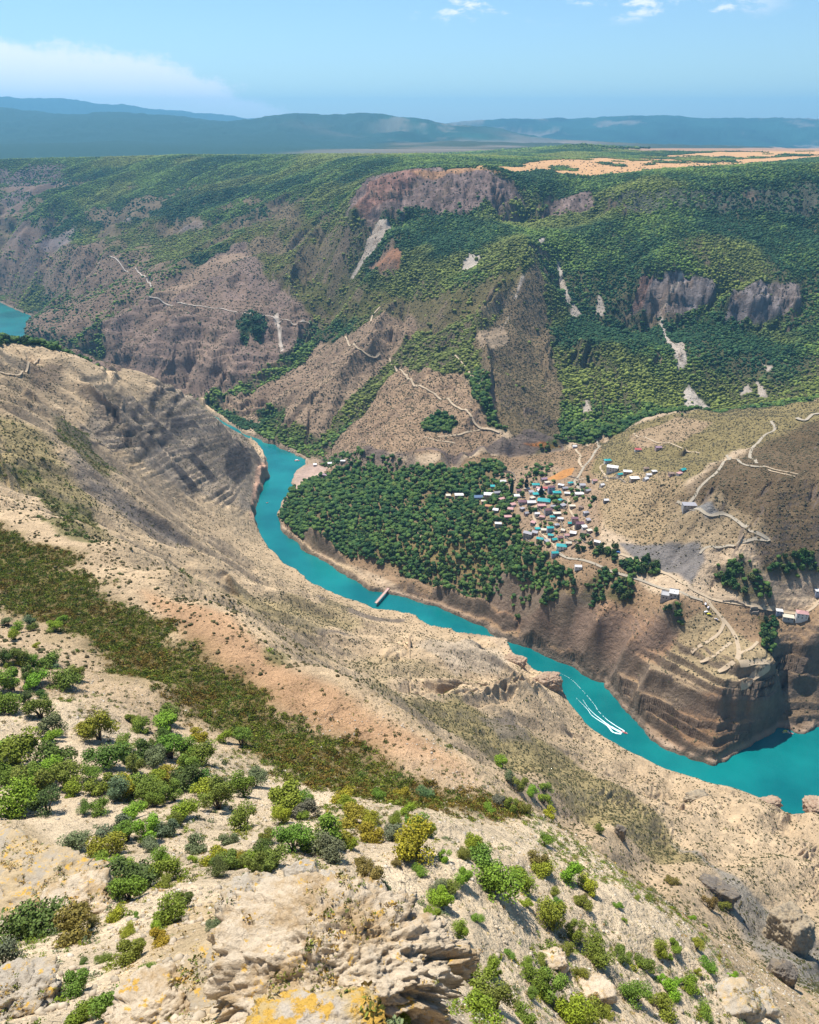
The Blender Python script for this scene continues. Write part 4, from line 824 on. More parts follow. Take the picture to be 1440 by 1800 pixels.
def house(px, py, w_, roofc, wallc, kind, storeys, ang, label, depth=None, par=False):
    x, y, z = ray(px, py, Z); slant = math.sqrt(x*x+y*y+(H-z)**2); W = w_*slant/FOC; D_ = depth or max(5., W*.62); h = 3.0*storeys; z = float(zat(x, y))
    corners = [zat(x+a*math.cos(ang)-b*math.sin(ang), y+a*math.sin(ang)+b*math.cos(ang)) for a in (-W/2, W/2) for b in (-D_/2, D_/2)]
    zb = float(min(corners)); zt = float(np.mean(corners))*.5+float(max(corners))*.5; base = zb-1-zt
    t = empty('house', (x, y, zt), ang, label=label, category='house', group=G_VIL)
    wl = MB().quadbox(-W/2, W/2, -D_/2, D_/2, base, h)
    if kind == 'gable': wl.add([(-W/2,-D_/2,h),(-W/2,D_/2,h),(-W/2,0,h+D_*.28),(W/2,-D_/2,h),(W/2,D_/2,h),(W/2,0,h+D_*.28)], [(0,2,1),(3,4,5)])
    link('wall', wl.mesh('wall', MW[wallc]), None, t)
    o = .5; r = MB(); a, b = W/2+o, D_/2+o
    if kind == 'gable':
        k = D_*.28; e = h-o*k/(D_/2)
        for dz in (0.06, .24): r.add([(-a,-b,e+dz),(a,-b,e+dz),(a,0,h+k+dz),(-a,0,h+k+dz),(-a,b,e+dz),(a,b,e+dz)], [(0,1,2,3),(3,2,5,4)] if dz > .1 else [(3,2,1,0),(4,5,2,3)])
        r.f += [(0,6,7,1),(4,5,11,10),(0,3,9,6),(3,4,10,9),(1,7,8,2),(2,8,11,5)]
    elif kind == 'hip':
        k = min(W, D_)*.27; q = max(.1, a-b); e = h+.03
        r.add([(-a,-b,e),(a,-b,e),(a,b,e),(-a,b,e),(-a,-b,e+.18),(a,-b,e+.18),(a,b,e+.18),(-a,b,e+.18),(-q,0,h+k+.3),(q,0,h+k+.3)], [(0,3,2,1),(0,1,5,4),(1,2,6,5),(2,3,7,6),(3,0,4,7),(4,5,9,8),(5,6,9),(6,7,8,9),(7,4,8)])
    elif kind == 'shed': r.add([(-a,-b,h+.05),(a,-b,h+.05),(a,b,h+1.0),(-a,b,h+1.0),(-a,-b,h+.25),(a,-b,h+.25),(a,b,h+1.2),(-a,b,h+1.2)], [(0,3,2,1),(4,5,6,7),(0,1,5,4),(1,2,6,5),(2,3,7,6),(3,0,4,7)])
    else: r.quadbox(-a, a, -b, b, h+.003, h+.3)
    ro = link('roof', r.mesh('roof', MR[roofc]), None, t)
    if par: link('parapet', MB().quadbox(-a, a, -b, -b+.3, h+.303, h+.9).quadbox(-a, a, b-.3, b, h+.303, h+.9).mesh('parapet', MW[wallc]), None, t)
    if storeys > 1 and kind in ('gable', 'hip'): link('chimney', MB().quadbox(W*.2, W*.2+.7, -.1, .6, h+.4, h+D_*.28+1.3).mesh('chimney', MW['stone']), None, ro)
    nwin = max(2, int(W/3.4))
    for s in range(storeys):
        for k in range(nwin):
            cx = -W/2+(k+.5)*W/nwin
            if s == 0 and k == nwin//2: link('door', MB().quadbox(cx-.5, cx+.5, -D_/2-.06, -D_/2, 0, 2.1).mesh('door', M_DOOR), None, t); continue
            link('window', MB().quadbox(cx-.6, cx+.6, -D_/2-.05, -D_/2, s*3+.95, s*3+2.25).mesh('window', M_PANE), None, t)
    return t
G_VIL = 'village houses'
HS = [
 (942,855,11,'teal','white','hip',1,.05,'white house with a teal hipped roof at the top of the village'),
 (884,849,9,'white','white','gable',1,.1,'white roofed shed in the pale yard left of the two poplars'),
 (956,845,9,'mauve','stone','gable',1,.3,'mauve roofed house just below the orange earth patch'),
 (959,861,8,'red','pink','gable',1,-.2,'small bright red roofed house beside the tall maroon one'),
 (969,866,10,'maroon','blue','hip',3,.1,'tall maroon house of three storeys at the village top'),
 (950,868,10,'white','white','hip',2,.2,'white house with a pale roof above the biggest teal roof'),
 (979,869,12,'teal','blue','hip',1,0,'teal roofed house right of the tall maroon house'),
 (942,872,9,'teal','grey','shed',1,.1,'grey shed with a dull teal roof left of the white house'),
 (956,884,19,'teal','pink','hip',1,-.25,'largest teal roofed house in the middle of the village'),
 (952,892,12,'pink','stone','flat',1,.05,'flat pink roofed house just below the largest teal roof'),
 (919,885,13,'maroon','grey','hip',1,.05,'maroon roofed house at the left edge of the village lane'),
 (934,886,13,'white','dark','gable',1,.05,'dark walled house with a whitish roof beside the lane'),
 (909,875,9,'white','white','shed',1,0,'low whitish shed above the maroon roofed house'),
 (963,903,11,'maroon','grey','gable',2,.15,'maroon roofed house of two storeys right of the lane'),
 (979,906,11,'cream','dark','flat',1,.05,'low brown walled house under a cream flat roof'),
 (944,906,7,'white','white','gable',1,0,'tiny white house at the bend of the village lane'),
 (893,912,11,'pink','stone','flat',1,.05,'pink flat roofed house alone among the orchard trees'),
 (993,861,8,'grey','stone','gable',1,.2,'grey roofed hut on the bare slope above the village'),
 (997,870,8,'white','stone','gable',1,-.2,'little white roofed hut at the head of the right lane'),
 (1018,872,12,'white','grey','flat',1,.05,'long white flat roofed house on the bare slope'),
 (1006,893,8,'cream','stone','flat',1,0,'cream roofed hut beside the right lane'),
 (1010,919,10,'maroon','pink','flat',2,0,'upper of the two maroon roofed blocks by the right lane'),
 (1018,928,12,'maroon','dark','gable',2,.1,'lower of the two maroon roofed blocks by the right lane'),
 (1001,923,5,'teal','stone','gable',1,0,'tiny teal roofed hut opposite the maroon blocks'),
 (1027,930,7,'white','white','shed',1,.2,'small white shed behind the maroon blocks'),
 (967,935,10,'teal','blue','hip',2,.1,'teal roofed house of two storeys at the lane bend'),
 (968,944,8,'teal','blue','gable',1,-.3,'second teal roof down the lane'),
 (974,952,8,'teal','brown' if 0 else 'stone','gable',1,.4,'third teal roof down the lane'),
 (987,964,15,'teal','white','hip',1,-.2,'wide teal roofed house near the bottom of the lane'),
 (975,976,10,'teal','blue','gable',1,.1,'lowest teal roofed house at the end of the lane'),
 (949,951,10,'teal','stone','hip',1,-.3,'teal roofed house half hidden by trees left of the lane'),
 (928,945,13,'grey','grey','gable',2,-.5,'grey roofed two storey house among trees left of the lane'),
 (957,935,10,'cream','stone','flat',1,-.05,'low cream roofed shed left of the teal house at the bend'),
 (1007,941,9,'white','dark','shed',1,-.3,'white roofed shed below the maroon blocks'),
 (807,874,13,'white','stone','flat',1,.02,'leftmost white roofed barn at the orchard edge'),
 (841,877,13,'blue','blue','gable',1,.05,'blue grey roofed barn between the two white ones'),
 (860,873,16,'white','stone','flat',1,-.1,'long white roofed barn above the orchard'),
 (874,869,10,'grey','blue','gable',1,.2,'grey house at the right end of the barns'),
 (788,874,7,'cream','stone','shed',1,0,'tiny hut at the left end of the barn row'),
 (859,893,10,'orange','pink','gable',1,-.3,'orange roofed house below the long white barn'),
 (871,900,8,'white','grey','shed',1,-.3,'pale shed below the orange roofed house'),
 (876,924,10,'white','grey','hip',1,-.1,'white roofed cottage surrounded by dark trees'),
 (1068,813,10,'teal','white','hip',1,.1,'teal roofed house on the hill above the village'),
 (1076,829,16,'white','white','flat',2,-.35,'long white two storey block on the hill terrace'),
 (1103,833,12,'white','stone','flat',1,-.15,'white roofed shed right of the long white block'),
 (1065,883,7,'white','dark','gable',1,.1,'lone white hut on the scrubby hillside'),
 (1058,856,6,'white','white','gable',1,.4,'small white hut below the hill terrace'),
 (1050,956,9,'white','grey','gable',1,-.5,'white roofed cottage at the lower right of the village'),
 (1010,787,6,'white','white','gable',1,.1,'white hut at the mouth of the side gorge'),
 (1016,1000,10,'white','white','gable',1,-.1,'white roofed house below the lower track'),
 (1121,793,9,'red','white','gable',1,-.1,'white house with a red roof high on the hill'),
 (1157,790,9,'mauve','pink','gable',1,.1,'mauve roofed house by the green garden on the hill'),
 (1136,827,7,'brown','stone','hip',1,0,'brown hut on the hill between two gardens'),
 (1200,829,9,'teal','pink','gable',1,.6,'teal roofed house highest on the hill track'),
 (1194,835,8,'pink','white','flat',1,.5,'pink roofed house just below the hill track'),
 (1135,845,7,'white','white','gable',1,.5,'white hut at the lower edge of the hill garden'),
 (1115,845,13,'white','stone','flat',1,.05,'low long white shed under the hill garden'),
 (1211,893,19,'grey','grey','flat',1,-.06,'long grey flat roofed building on the zigzag track'),
 (1408,1088,15,'pink','white','hip',2,-.25,'white house with a pink roof and dark windows above the vineyard'),
 (1385,1088,14,'cream','grey','flat',1,-.3,'long flat cream roofed shed left of the pink roofed house'),
 (1369,1079,8,'white','blue','flat',1,-.2,'small square white roofed house at the roadside'),
 (1437,1046,8,'white','blue','flat',1,-.1,'white roofed hut at the right end of the upper road'),
 (603,814,7,'white','stone','flat',1,-.05,'white roofed hut above the beach trees'),
 (580,818,6,'white','stone','shed',1,.2,'small white canopy hut on the reedy bank'),
 (572,838,7,'mauve','dark','gable',1,-.4,'mauve roofed hut behind the pebble beach'),
 (554,819,5,'white','white','shed',1,.1,'tiny white hut nearest the river beach')]
for h_ in HS: house(h_[0], h_[1], h_[2]*1.12, *h_[3:])
_rr = random.Random(12); EXTRA = []
for px, py in ((927,862),(934,868),(936,878),(947,861),(962,851),(986,856),(985,882),(990,892),(972,893),(971,912),(985,915),(953,912),(937,922),(945,933),(979,926),(990,935),(985,948),(996,944),(999,958),(961,955),(940,940),(918,897),(925,905),(912,865),(902,890),(1021,895),(1030,905),(1034,918),(1024,940),(1036,936),(1003,852),(1024,856),(1033,866),(1089,838),(1045,848),(1140,838),(1150,832),(1180,836),(866,858),(850,884),(882,880),(897,898)):
    rc = _rr.choice(['grey', 'white', 'brown', 'cream', 'maroon', 'pink', 'teal', 'cream', 'grey']); k_ = _rr.choice(['flat', 'gable', 'shed', 'hip']); EXTRA.append((house(px, py, 6.5+3*_rr.random(), rc, _rr.choice(['stone', 'grey', 'pink', 'white']), k_, 1, _rr.random()*1.2-.6, ''), f'small {rc} {dict(flat="flat", gable="gable", shed="lean-to", hip="hip")[k_]} roofed house', 'left of the village lanes' if px < 935 else 'between the two village lanes' if px < 1000 else 'right of the village lanes' if px < 1040 else 'on the hill terraces', px)); HS.append((px, py))

def tower_house():
    x, y, z = ray(1176, 1050, Z); z = float(zat(x, y)); t = empty('concrete_house', (x, y, z), -.35, label='unfinished grey concrete house with an upper storey set back', category='house')
    link('wall', MB().quadbox(-9, 9, -5.5, 5.5, -6, 4.2).mesh('wall', M_CONC), None, t)
    link('upper_storey', MB().quadbox(0, 9.1, -5.6, 5.6, 4.203, 8).mesh('upper_storey', M_CONC), None, t)
    link('parapet', MB().quadbox(-9, 0, -5.5, -5.1, 4.203, 5.1).quadbox(-9, 0, 5.1, 5.5, 4.203, 5.1).quadbox(-9, -8.6, -5.1, 5.1, 4.203, 5.1).mesh('parapet', M_CONC), None, t)
    r = link('roof', MB().quadbox(-.4, 9.5, -6, 6, 8.003, 8.4).mesh('roof', MR['white']), None, t)
    for q in ((-.4,9.5,-6,-5.6),(-.4,9.5,5.6,6),(4,5,-1,1)): link('roof_wall', MB().quadbox(q[0], q[1], q[2], q[3], 8.403, 9.3).mesh('roof_wall', M_CONC), None, r)
    for cx in (2, 6.5): link('window', MB().quadbox(cx-.8, cx+.8, -5.66, -5.6, 5, 7).mesh('window', M_PANE), None, t)
    for cx in (-6, -2.5, 3, 6.5): link('window', MB().quadbox(cx-.8, cx+.8, -5.56, -5.5, .8, 2.6).mesh('window', M_PANE), None, t)
tower_house()
# bare stone walls of ruined yards
M_STONE = mat('dry_stone', (.30, .25, .20), .95, noise=[(1.5, .7, 1.3)])
def ruin(pts, label):
    P = WP(pts, Z); z0 = float(zat(*P.mean(0))); t = empty('ruined_wall', (*P.mean(0), z0), 0, label=label, category='ruin'); c = P.mean(0); mb = MB()
    Q = resample(P, 2.0); o = []
    for k in range(len(Q)-1):
        a, b = Q[k]-c, Q[k+1]-c; d = (b-a)/(np.linalg.norm(b-a)+1e-6); n_ = np.array([-d[1], d[0]])*.35; hz = float(zat(*(Q[k])))-z0; hh = 1.6+1.2*random.random()
        mb.add([(*(a-n_), hz-1.5), (*(b-n_), hz-1.5), (*(b+n_), hz-1.5), (*(a+n_), hz-1.5), (*(a-n_), hz+hh), (*(b-n_), hz+hh), (*(b+n_), hz+hh), (*(a+n_), hz+hh)], [(0,3,2,1),(4,5,6,7),(0,1,5,4),(1,2,6,5),(2,3,7,6),(3,0,4,7)])
    link('wall', mb.mesh('wall', M_STONE), None, t)
ruin([(1018,945),(1030,955),(1042,948),(1030,940),(1018,945)], 'roofless stone yard wall right of the village lanes')
ruin([(922,948),(930,953),(940,958),(945,962)], 'broken stone wall left of the lane among trees')
ruin([(1270,1058),(1290,1058),(1310,1066)], 'low stone garden wall beside the upper road')
ruin([(1318,1078),(1332,1078),(1332,1070),(1320,1070),(1318,1078)], 'small roofless stone hut below the upper road')
for pts_, lab_ in (([(935,893),(950,897),(958,910),(942,912),(935,893)], 'dry stone yard wall below the pink flat roofed house'), ([(985,880),(996,882),(996,895),(984,893)], 'dry stone garden wall between the two lanes'), ([(960,915),(985,918),(988,930)], 'dry stone wall above the teal house at the lane bend'), ([(990,940),(1000,950),(1015,955),(1004,966)], 'dry stone wall right of the wide teal roof'),
  ([(1060,840),(1085,842),(1100,850)], 'dry stone terrace wall under the long white block'), ([(880,830),(900,832),(905,845),(885,850)], 'wall round the pale yard left of the poplars'), ([(1000,838),(1018,845),(1010,858)], 'dry stone wall below the orange earth patch')): ruin(pts_, lab_)
# ------------------------------------------------------------------ cars
def car(px, py, colr, ang, label):
    x, y, z = ray(px, py, Z); z = float(zat(x, y)); t = empty('parked_car', (x, y, z+.65), ang, label=label, category='car', group='cars parked on the dusty turnout')
    mc = mat('car_paint', colr, .35, spec=.5); L_, W_ = 2.15, .88
    prof = [(-L_,.35),(-L_,.85),(-1.25,.98),(-.75,1.45),(.75,1.48),(1.35,1.0),(L_,.92),(L_,.35)]
    mb = MB(); n_ = len(prof); mb.v = [(p, -W_, q) for p, q in prof]+[(p, W_, q) for p, q in prof]; mb.f = [tuple(range(n_)), tuple(range(2*n_-1, n_-1, -1))]+[(k, n_+k, n_+(k+1)%n_, (k+1)%n_) for k in range(n_)]
    link('body', mb.mesh('body', mc), None, t)
    link('windscreen', MB().add([(.80,-.75,1.44),(1.30,-.8,1.06),(1.30,.8,1.06),(.80,.75,1.44)], [(0,1,2,3)]).mesh('windscreen', M_PANE), None, t, (.03, 0, .02))
    for s in (-1, 1): link('side_window', MB().quadbox(-.7, .75, s*.89-.01, s*.89+.01, 1.0, 1.38).mesh('side_window', M_PANE), None, t)
    for a in (-1.35, 1.35):
        for s in (-.8, .8): link('wheel', MB().tube([(a, s-.1, .33), (a, s+.1, .33)], .33, 12).mesh('wheel', M_PANE), None, t)
car(1240, 1063, (.7, .68, .7), 1.2, 'white car parked first at the top of the turnout')
car(1245, 1069, (.55, .5, .52), .9, 'silver car parked second at the top of the turnout')
car(1241, 1077, (.72, .72, .75), .2, 'white van like car parked beside the yellow one')
car(1246, 1081, (.65, .6, .05), -.2, 'yellow car parked on the turnout')
car(1259, 1090, (.5, .46, .45), -.6, 'pale grey car parked alone at the turnout edge')
car(1087, 972, (.10, .22, .5), -.4, 'blue car on the track below the grey gulch')
# ------------------------------------------------------------------ boats, bridge, wake
M_HULL = mat('hull_white', (.75, .75, .74), .35, spec=.5); M_FOAM = mat('foam', (.62, .80, .80), .6); M_RED = mat('boat_red', (.5, .08, .06), .5); M_YEL = mat('boat_yellow', (.65, .6, .08), .5); M_RUST = mat('bridge_steel', (.38, .24, .20), .7, noise=[(.8, .8, 1.2)])
def boat(px, py, L_, ang, label, roofc=None, deck=M_RED):
    x, y, _ = at_z(px, py, 0); t = empty('motor_boat', (x, y, 0), ang, label=label, category='boat'); W_ = L_*.16
    st_ = [(-.5, .8, .0), (-.2, 1, .0), (.15, .95, .05), (.36, .6, .15), (.5, .05, .35)]; mb = MB()
    for a, b, c in st_: mb.v += [(a*L_, -b*W_, .75+c), (a*L_, -b*W_*.55, -.3), (a*L_, b*W_*.55, -.3), (a*L_, b*W_, .75+c)]
    for k in range(4):
        q = k*4
        for r in range(3): mb.f.append((q+r, q+4+r, q+5+r, q+1+r))
    mb.f += [(0, 1, 2, 3), (19, 18, 17, 16)]
    link('hull', mb.mesh('hull', M_HULL), None, t)
    link('deck', MB().add([(-.49*L_, -.75*W_, .5), (.1*L_, -.9*W_, .5), (.35*L_, -.5*W_, .6), (.35*L_, .5*W_, .6), (.1*L_, .9*W_, .5), (-.49*L_, .75*W_, .5)], [(0,1,2,3,4,5)]).mesh('deck', deck), None, t)
    link('windscreen', MB().add([(.12*L_, -.6*W_, .8), (.02*L_, -.55*W_, 1.4), (.02*L_, .55*W_, 1.4), (.12*L_, .6*W_, .8)], [(0,1,2,3),(3,2,1,0)]).mesh('windscreen', M_PANE), None, t)
    for k in (-.3, -.12): link('seat', MB().quadbox(k*L_, (k+.07)*L_, -.6*W_, .6*W_, .503, .95).mesh('seat', M_HULL), None, t)
    if roofc: 
        link('canopy', MB().quadbox(-.35*L_, .1*L_, -.8*W_, .8*W_, 2.2, 2.3).mesh('canopy', roofc), None, t)
    link('outboard_motor', MB().quadbox(-.5*L_-.5, -.5*L_, -.25, .25, .1, 1.1).mesh('outboard_motor', M_PANE), None, t)
def heading(a, b): p, q = at_z(*a, 0), at_z(*b, 0); return math.atan2(q[1]-p[1], q[0]-p[0])
ANG = heading((1030,1205), (1100,1290))
boat(1098, 1288, 7.5, heading((1070,1275),(1098,1289)), 'white speedboat racing down the river with a foaming wake')
boat(1381, 1287, 8, .3, 'white boat moored against the rocky inlet', M_YEL, M_YEL); boat(1389, 1289, 7, -.5, 'red decked boat moored at the mouth of the inlet')
boat(523, 810, 11, .1, 'large white tour boat drifting off the pebble beach', M_HULL); boat(510, 794, 8, .1, 'white boat tied under the dark riverside trees', M_HULL); boat(470, 884, 4.5, .6, 'tiny pale boat in the middle of the upper reach')
def foam(pts, ws, z=.06):
    P = np.array([at_z(x, y, 0)[:2] for x, y in pts]); Q = resample(P, 1.5); wq = .46*np.interp(np.linspace(0, 1, len(Q)), np.linspace(0, 1, len(ws)), ws); T_ = np.gradient(Q, axis=0); T_ /= np.linalg.norm(T_, axis=1)[:, None]; Nn = np.stack([-T_[:, 1], T_[:, 0]], -1); mb = MB()
    for k in range(len(Q)-1):
        if random.random() > min(1, .72+wq[k]*.3): continue
        j1, j2 = (.7+.6*random.random())*wq[k]*.5, (.7+.6*random.random())*wq[k+1]*.5
        mb.add([(*(Q[k]-Nn[k]*j1), z), (*(Q[k+1]-Nn[k+1]*j2), z), (*(Q[k+1]+Nn[k+1]*j2), z), (*(Q[k]+Nn[k]*j1), z)], [(0,1,2,3)])
    return mb
wk = MB()
for k, (pts, ws) in enumerate((([(1094,1288),(1080,1281),(1066,1272),(1056,1264),(1046,1256),(1034,1244),(1024,1229)], (6, 5.5, 3.5, 2, 1.4, .9, .5)), ([(1092,1290),(1078,1287),(1068,1276),(1054,1267),(1040,1257),(1032,1246),(1012,1226)], (4, 4.5, 2.6, 1.6, 1.2, .7, .4)),
    ([(1098,1285),(1086,1278),(1074,1270),(1066,1264),(1052,1250),(1046,1240),(1038,1230),(1026,1216),(1004,1194),(985,1184)], (3, 2.6, 1.4, 1.0, .8, .8, .6, .6, .5, .4)), ([(928,1130),(950,1142),(975,1160)], (.6, .5, .4)))):
    f_ = foam(pts, ws, .06+.02*k); wk.add(f_.v, f_.f)
link('boat_wake', wk.mesh('boat_wake', M_FOAM), None, kind='stuff', label='white foam wake trailing behind the speedboat', category='wake')
def bridge():
    a = np.array(at_z(683, 1034, 5)); b = np.array(at_z(664, 1056, 5)); L_ = np.linalg.norm((b-a)[:2]); ang = math.atan2(b[1]-a[1], b[0]-a[0]); t = empty('footbridge', (a[0], a[1], 0), ang, label='narrow rusty pink footbridge across the turquoise river', category='bridge')
    link('deck', MB().quadbox(-2, L_+6, -1.8, 1.8, 4.4, 5.0).mesh('deck', mat('bridge_deck', (.50, .33, .28), .8)), None, t)
    for s in (-1, 1):
        mb = MB().quadbox(-2, L_+6, s*1.75-.06, s*1.75+.06, 6.0, 6.12)
        for k in range(int(L_/3)+2): mb.quadbox(k*3-.05, k*3+.05, s*1.75-.05, s*1.75+.05, 5.003, 5.997)
        link('railing', mb.mesh('railing', M_RUST), None, t)
    for k in (-1, L_*.97): link('pier', MB().quadbox(k, k+1.6, -1.6, 1.6, -3, 4.397).mesh('pier', M_CONC), None, t)
bridge()
# ------------------------------------------------------------------ trees and shrubs one can tell apart
def leafy(seed, n_leaf, lumps, flat, size, spread=1.0, gap=.0):
    """crown of many small leaf faces gathered in lumps, unit width, standing on z=0"""
    r = np.random.default_rng(seed); cen = []; 
    for k in range(lumps):
        a = r.random()*6.283; q = r.random()**.6*.36*spread; cen.append((q*math.cos(a), q*math.sin(a), (.22+.55*r.random()*(1-q))*flat, .15+.12*r.random()))
    cen = np.array(cen); i = r.integers(0, lumps, n_leaf); d = r.normal(size=(n_leaf, 3)); d /= np.linalg.norm(d, axis=1)[:, None]; rr = cen[i, 3]*(r.random(n_leaf)**.35)
    p = cen[i, :3]+d*rr[:, None]*np.array([1, 1, .8*flat+.1]); p[:, 2] = np.maximum(p[:, 2], .02)
    a = r.normal(size=(n_leaf, 3)); a[:, 2] *= .45; a /= np.linalg.norm(a, axis=1)[:, None]; b = np.cross(a, d+r.normal(size=(n_leaf, 3))*.5); b /= np.linalg.norm(b, axis=1)[:, None]+1e-9
    s = size*(.6+.8*r.random(n_leaf))[:, None]; a = a*s; b = b*s*.7
    co = np.stack([p-a, p-b*.9, p+a, p+b], 1).reshape(-1, 3); f = np.arange(n_leaf*4).reshape(-1, 4)
    return mesh_np('crown', co, f, 4, None, False, M_LEAF), cen
def woody(cen, seed, thick=.03, h0=0.0):
    r = random.Random(seed); mb = MB()
    for k in range(min(6, len(cen))):
        c = cen[k]; bx, by = (r.random()-.5)*.06, (r.random()-.5)*.06
        mb.tube([(bx, by, -.12), (bx+(c[0])*.3, by+c[1]*.3, c[2]*.45+h0*.5), (c[0]*.9, c[1]*.9, c[2]+.02)], [thick, thick*.7, thick*.25], 5)
    return mb.mesh('trunk', M_BARK, True)
SHR = []
for k in range(9):
    flat = (.75, .95, .65, 1.15, .8, 1.0, .7, .9, 1.3)[k]; c, cen = leafy(40+k, 3600, (9, 12, 8, 10, 14, 8, 13, 10, 8)[k], flat, .0235); SHR.append((c, woody(cen, k)))
FST = []
for k in range(8):
    c, cen = leafy(80+k, 420, (7, 9, 6, 8, 8, 10, 7, 9)[k], (.95, 1.1, .85, 1.25, .9, 1.0, 1.1, .8)[k], .085); FST.append((c, woody(cen, 50+k, .035)))
PC = []
for k in range(2):
    r = np.random.default_rng(9+k); n_ = 700; zz = r.random(n_); a = r.random(n_)*6.283; q = .17*np.sin(np.clip(zz*1.05+.05, 0, 1)*3.14)**.6*(.6+.5*r.random(n_)); p = np.stack([q*np.cos(a), q*np.sin(a), .06+zz*1.0], -1)
    u1 = r.normal(size=(n_, 3))*.03; u2 = r.normal(size=(n_, 3))*.03; PC.append((mesh_np('crown', np.stack([p-u1, p-u2, p+u1, p+u2], 1).reshape(-1, 3), np.arange(n_*4).reshape(-1, 4), 4, None, False, M_LEAF), MB().tube([(0,0,-.05),(0,0,.5),(0,0,.95)], [.02,.015,.004], 5).mesh('trunk', M_BARK)))
COLS = {'bright green': (.19, .27, .018), 'green': (.145, .20, .022), 'dark green': (.080, .130, .022), 'yellow green': (.25, .255, .018), 'grey green': (.135, .155, .075), 'olive brown': (.165, .130, .030), 'rusty orange': (.33, .165, .03)}
PLANTED = []
def plant(kindname, temps, k, x, y, size, colr, hs, rnd, z=None, dz=0.0):
    z = float(zat(x, y)) if z is None else z
    t = link(kindname, None, None, None, (x, y, z+dz), rnd.random()*6.28); t.scale = (size, size*(.85+.3*rnd.random()), size*hs)
    c = tuple(v*(.8+.4*rnd.random()) for v in colr)
    for nm, me in zip(('crown', 'trunk'), temps[k]):
        o = bpy.data.objects.new(nm, me); col.objects.link(o); o.parent = t; o.color = (*c, 1)
    return t
def name_all(items, cat, group):
    """items: (object, kind phrase, place phrase, px); spells out the order when few share a phrase"""
    ordn = ['leftmost']+[w_+' from the left' for w_ in 'second third fourth fifth sixth seventh eighth ninth tenth eleventh twelfth thirteenth fourteenth fifteenth sixteenth seventeenth eighteenth nineteenth twentieth twenty-first twenty-second twenty-third twenty-fourth twenty-fifth twenty-sixth twenty-seventh twenty-eighth twenty-ninth thirtieth'.split()]
    d = {}
    for it in items: d.setdefault((it[1], it[2]), []).append(it)
    for (a, b), L in d.items():
        L.sort(key=lambda q: q[3]); m = len(L)
        for k, it in enumerate(L):
            lab = f'{a} {b}'; g = group
            if 1 < m <= 30: lab += ', ' + ('rightmost' if k == m-1 else ordn[k])
            elif m > 30: g = f'{a}s {b}'
            it[0]['label'] = lab; it[0]['category'] = cat; it[0]['group'] = g
# -- shrubs of the near slope: where the photograph shows them (x, y, width in photo pixels)
SP = [(15,1100,20),(30,1112,26),(55,1102,26),(35,1168,42),(10,1168,34),(62,1170,30),(90,1172,52),(22,1212,60),(62,1205,46),(115,1206,60),(140,1196,38),(12,1250,60),(72,1262,52),(175,1300,70),(156,1290,40),(52,1236,30),
(28,1340,90),(2,1330,60),(92,1300,34),(100,1345,80),(62,1372,50),(118,1385,60),(188,1345,70),(240,1338,60),(272,1346,50),(225,1318,40),(350,1340,70),(330,1366,50),(305,1376,60),(352,1390,60),(272,1402,60),(204,1404,50),(60,1408,80),
(80,1372,60),(127,1396,50),(177,1392,60),(240,1394,66),(280,1380,50),(333,1388,72),(30,1430,90),(84,1430,60),(147,1430,30),(180,1428,42),(232,1438,50),(200,1470,60),(133,1488,50),(187,1498,60),(177,1528,45),(265,1482,60),(290,1465,50),(293,1548,60),(240,1556,86),(227,1580,66),(320,1438,60),(350,1500,60),(383,1422,70),(395,1388,46),(407,1524,50),(380,1540,45),(447,1520,60),(433,1455,60),(467,1512,50),(450,1382,46),(67,1520,66),
(53,1645,105),(140,1645,95),(7,1706,70),(133,1745,60),(227,1690,60),(293,1622,66),(320,1594,42),(280,1660,48),(207,1614,40),(203,1784,66),(247,1766,40),(150,1794,60),(320,1746,50),(370,1746,45),(433,1664,30),(260,1720,40),(380,1630,40),
(431,1400,60),(497,1428,80),(560,1488,90),(576,1508,66),(515,1496,70),(483,1524,60),(445,1534,50),(539,1438,50),(605,1410,50),(622,1450,62),(653,1476,62),(612,1490,40),(692,1474,46),(692,1448,32),(716,1434,36),(737,1506,90),(640,1524,40),(650,1568,60),(674,1576,40),(697,1522,22),(737,1534,30),(768,1568,36),(782,1514,30),(789,1564,36),(775,1588,50),(817,1508,32),(851,1530,72),(869,1566,92),(813,1550,42),(834,1494,50),(837,1617,26),(810,1648,36),(792,1688,50),(830,1724,66),(862,1714,46),(872,1772,62),(851,1792,80),(702,1797,40),(747,1668,30),(765,1618,40),
(956,1412,26),(926,1432,30),(967,1438,36),(1054,1466,22),(956,1486,32),(945,1516,42),(956,1536,46),(915,1562,56),(1001,1547,46),(1031,1566,46),(975,1628,66),(1024,1592,36),(1012,1650,42),(1054,1688,62),(1132,1703,36),(1159,1683,36),(1185,1670,30),(1181,1552,22),(1215,1618,18),(1245,1596,28),(1245,1703,30),(1215,1738,36),(1181,1746,40),(1170,1780,50),(1117,1764,50),(1020,1723,30),(1057,1742,36),(937,1732,50),(967,1755,60),(1001,1790,70),(1237,1783,36),(922,1793,50),(1039,1798,60),
(883,1350,34),(895,1372,28),(912,1390,34),(935,1400,30),(958,1392,26),(1120,1580,16),(880,1416,30),(900,1426,30),(862,1428,26)]
rnd = random.Random(5); items = []
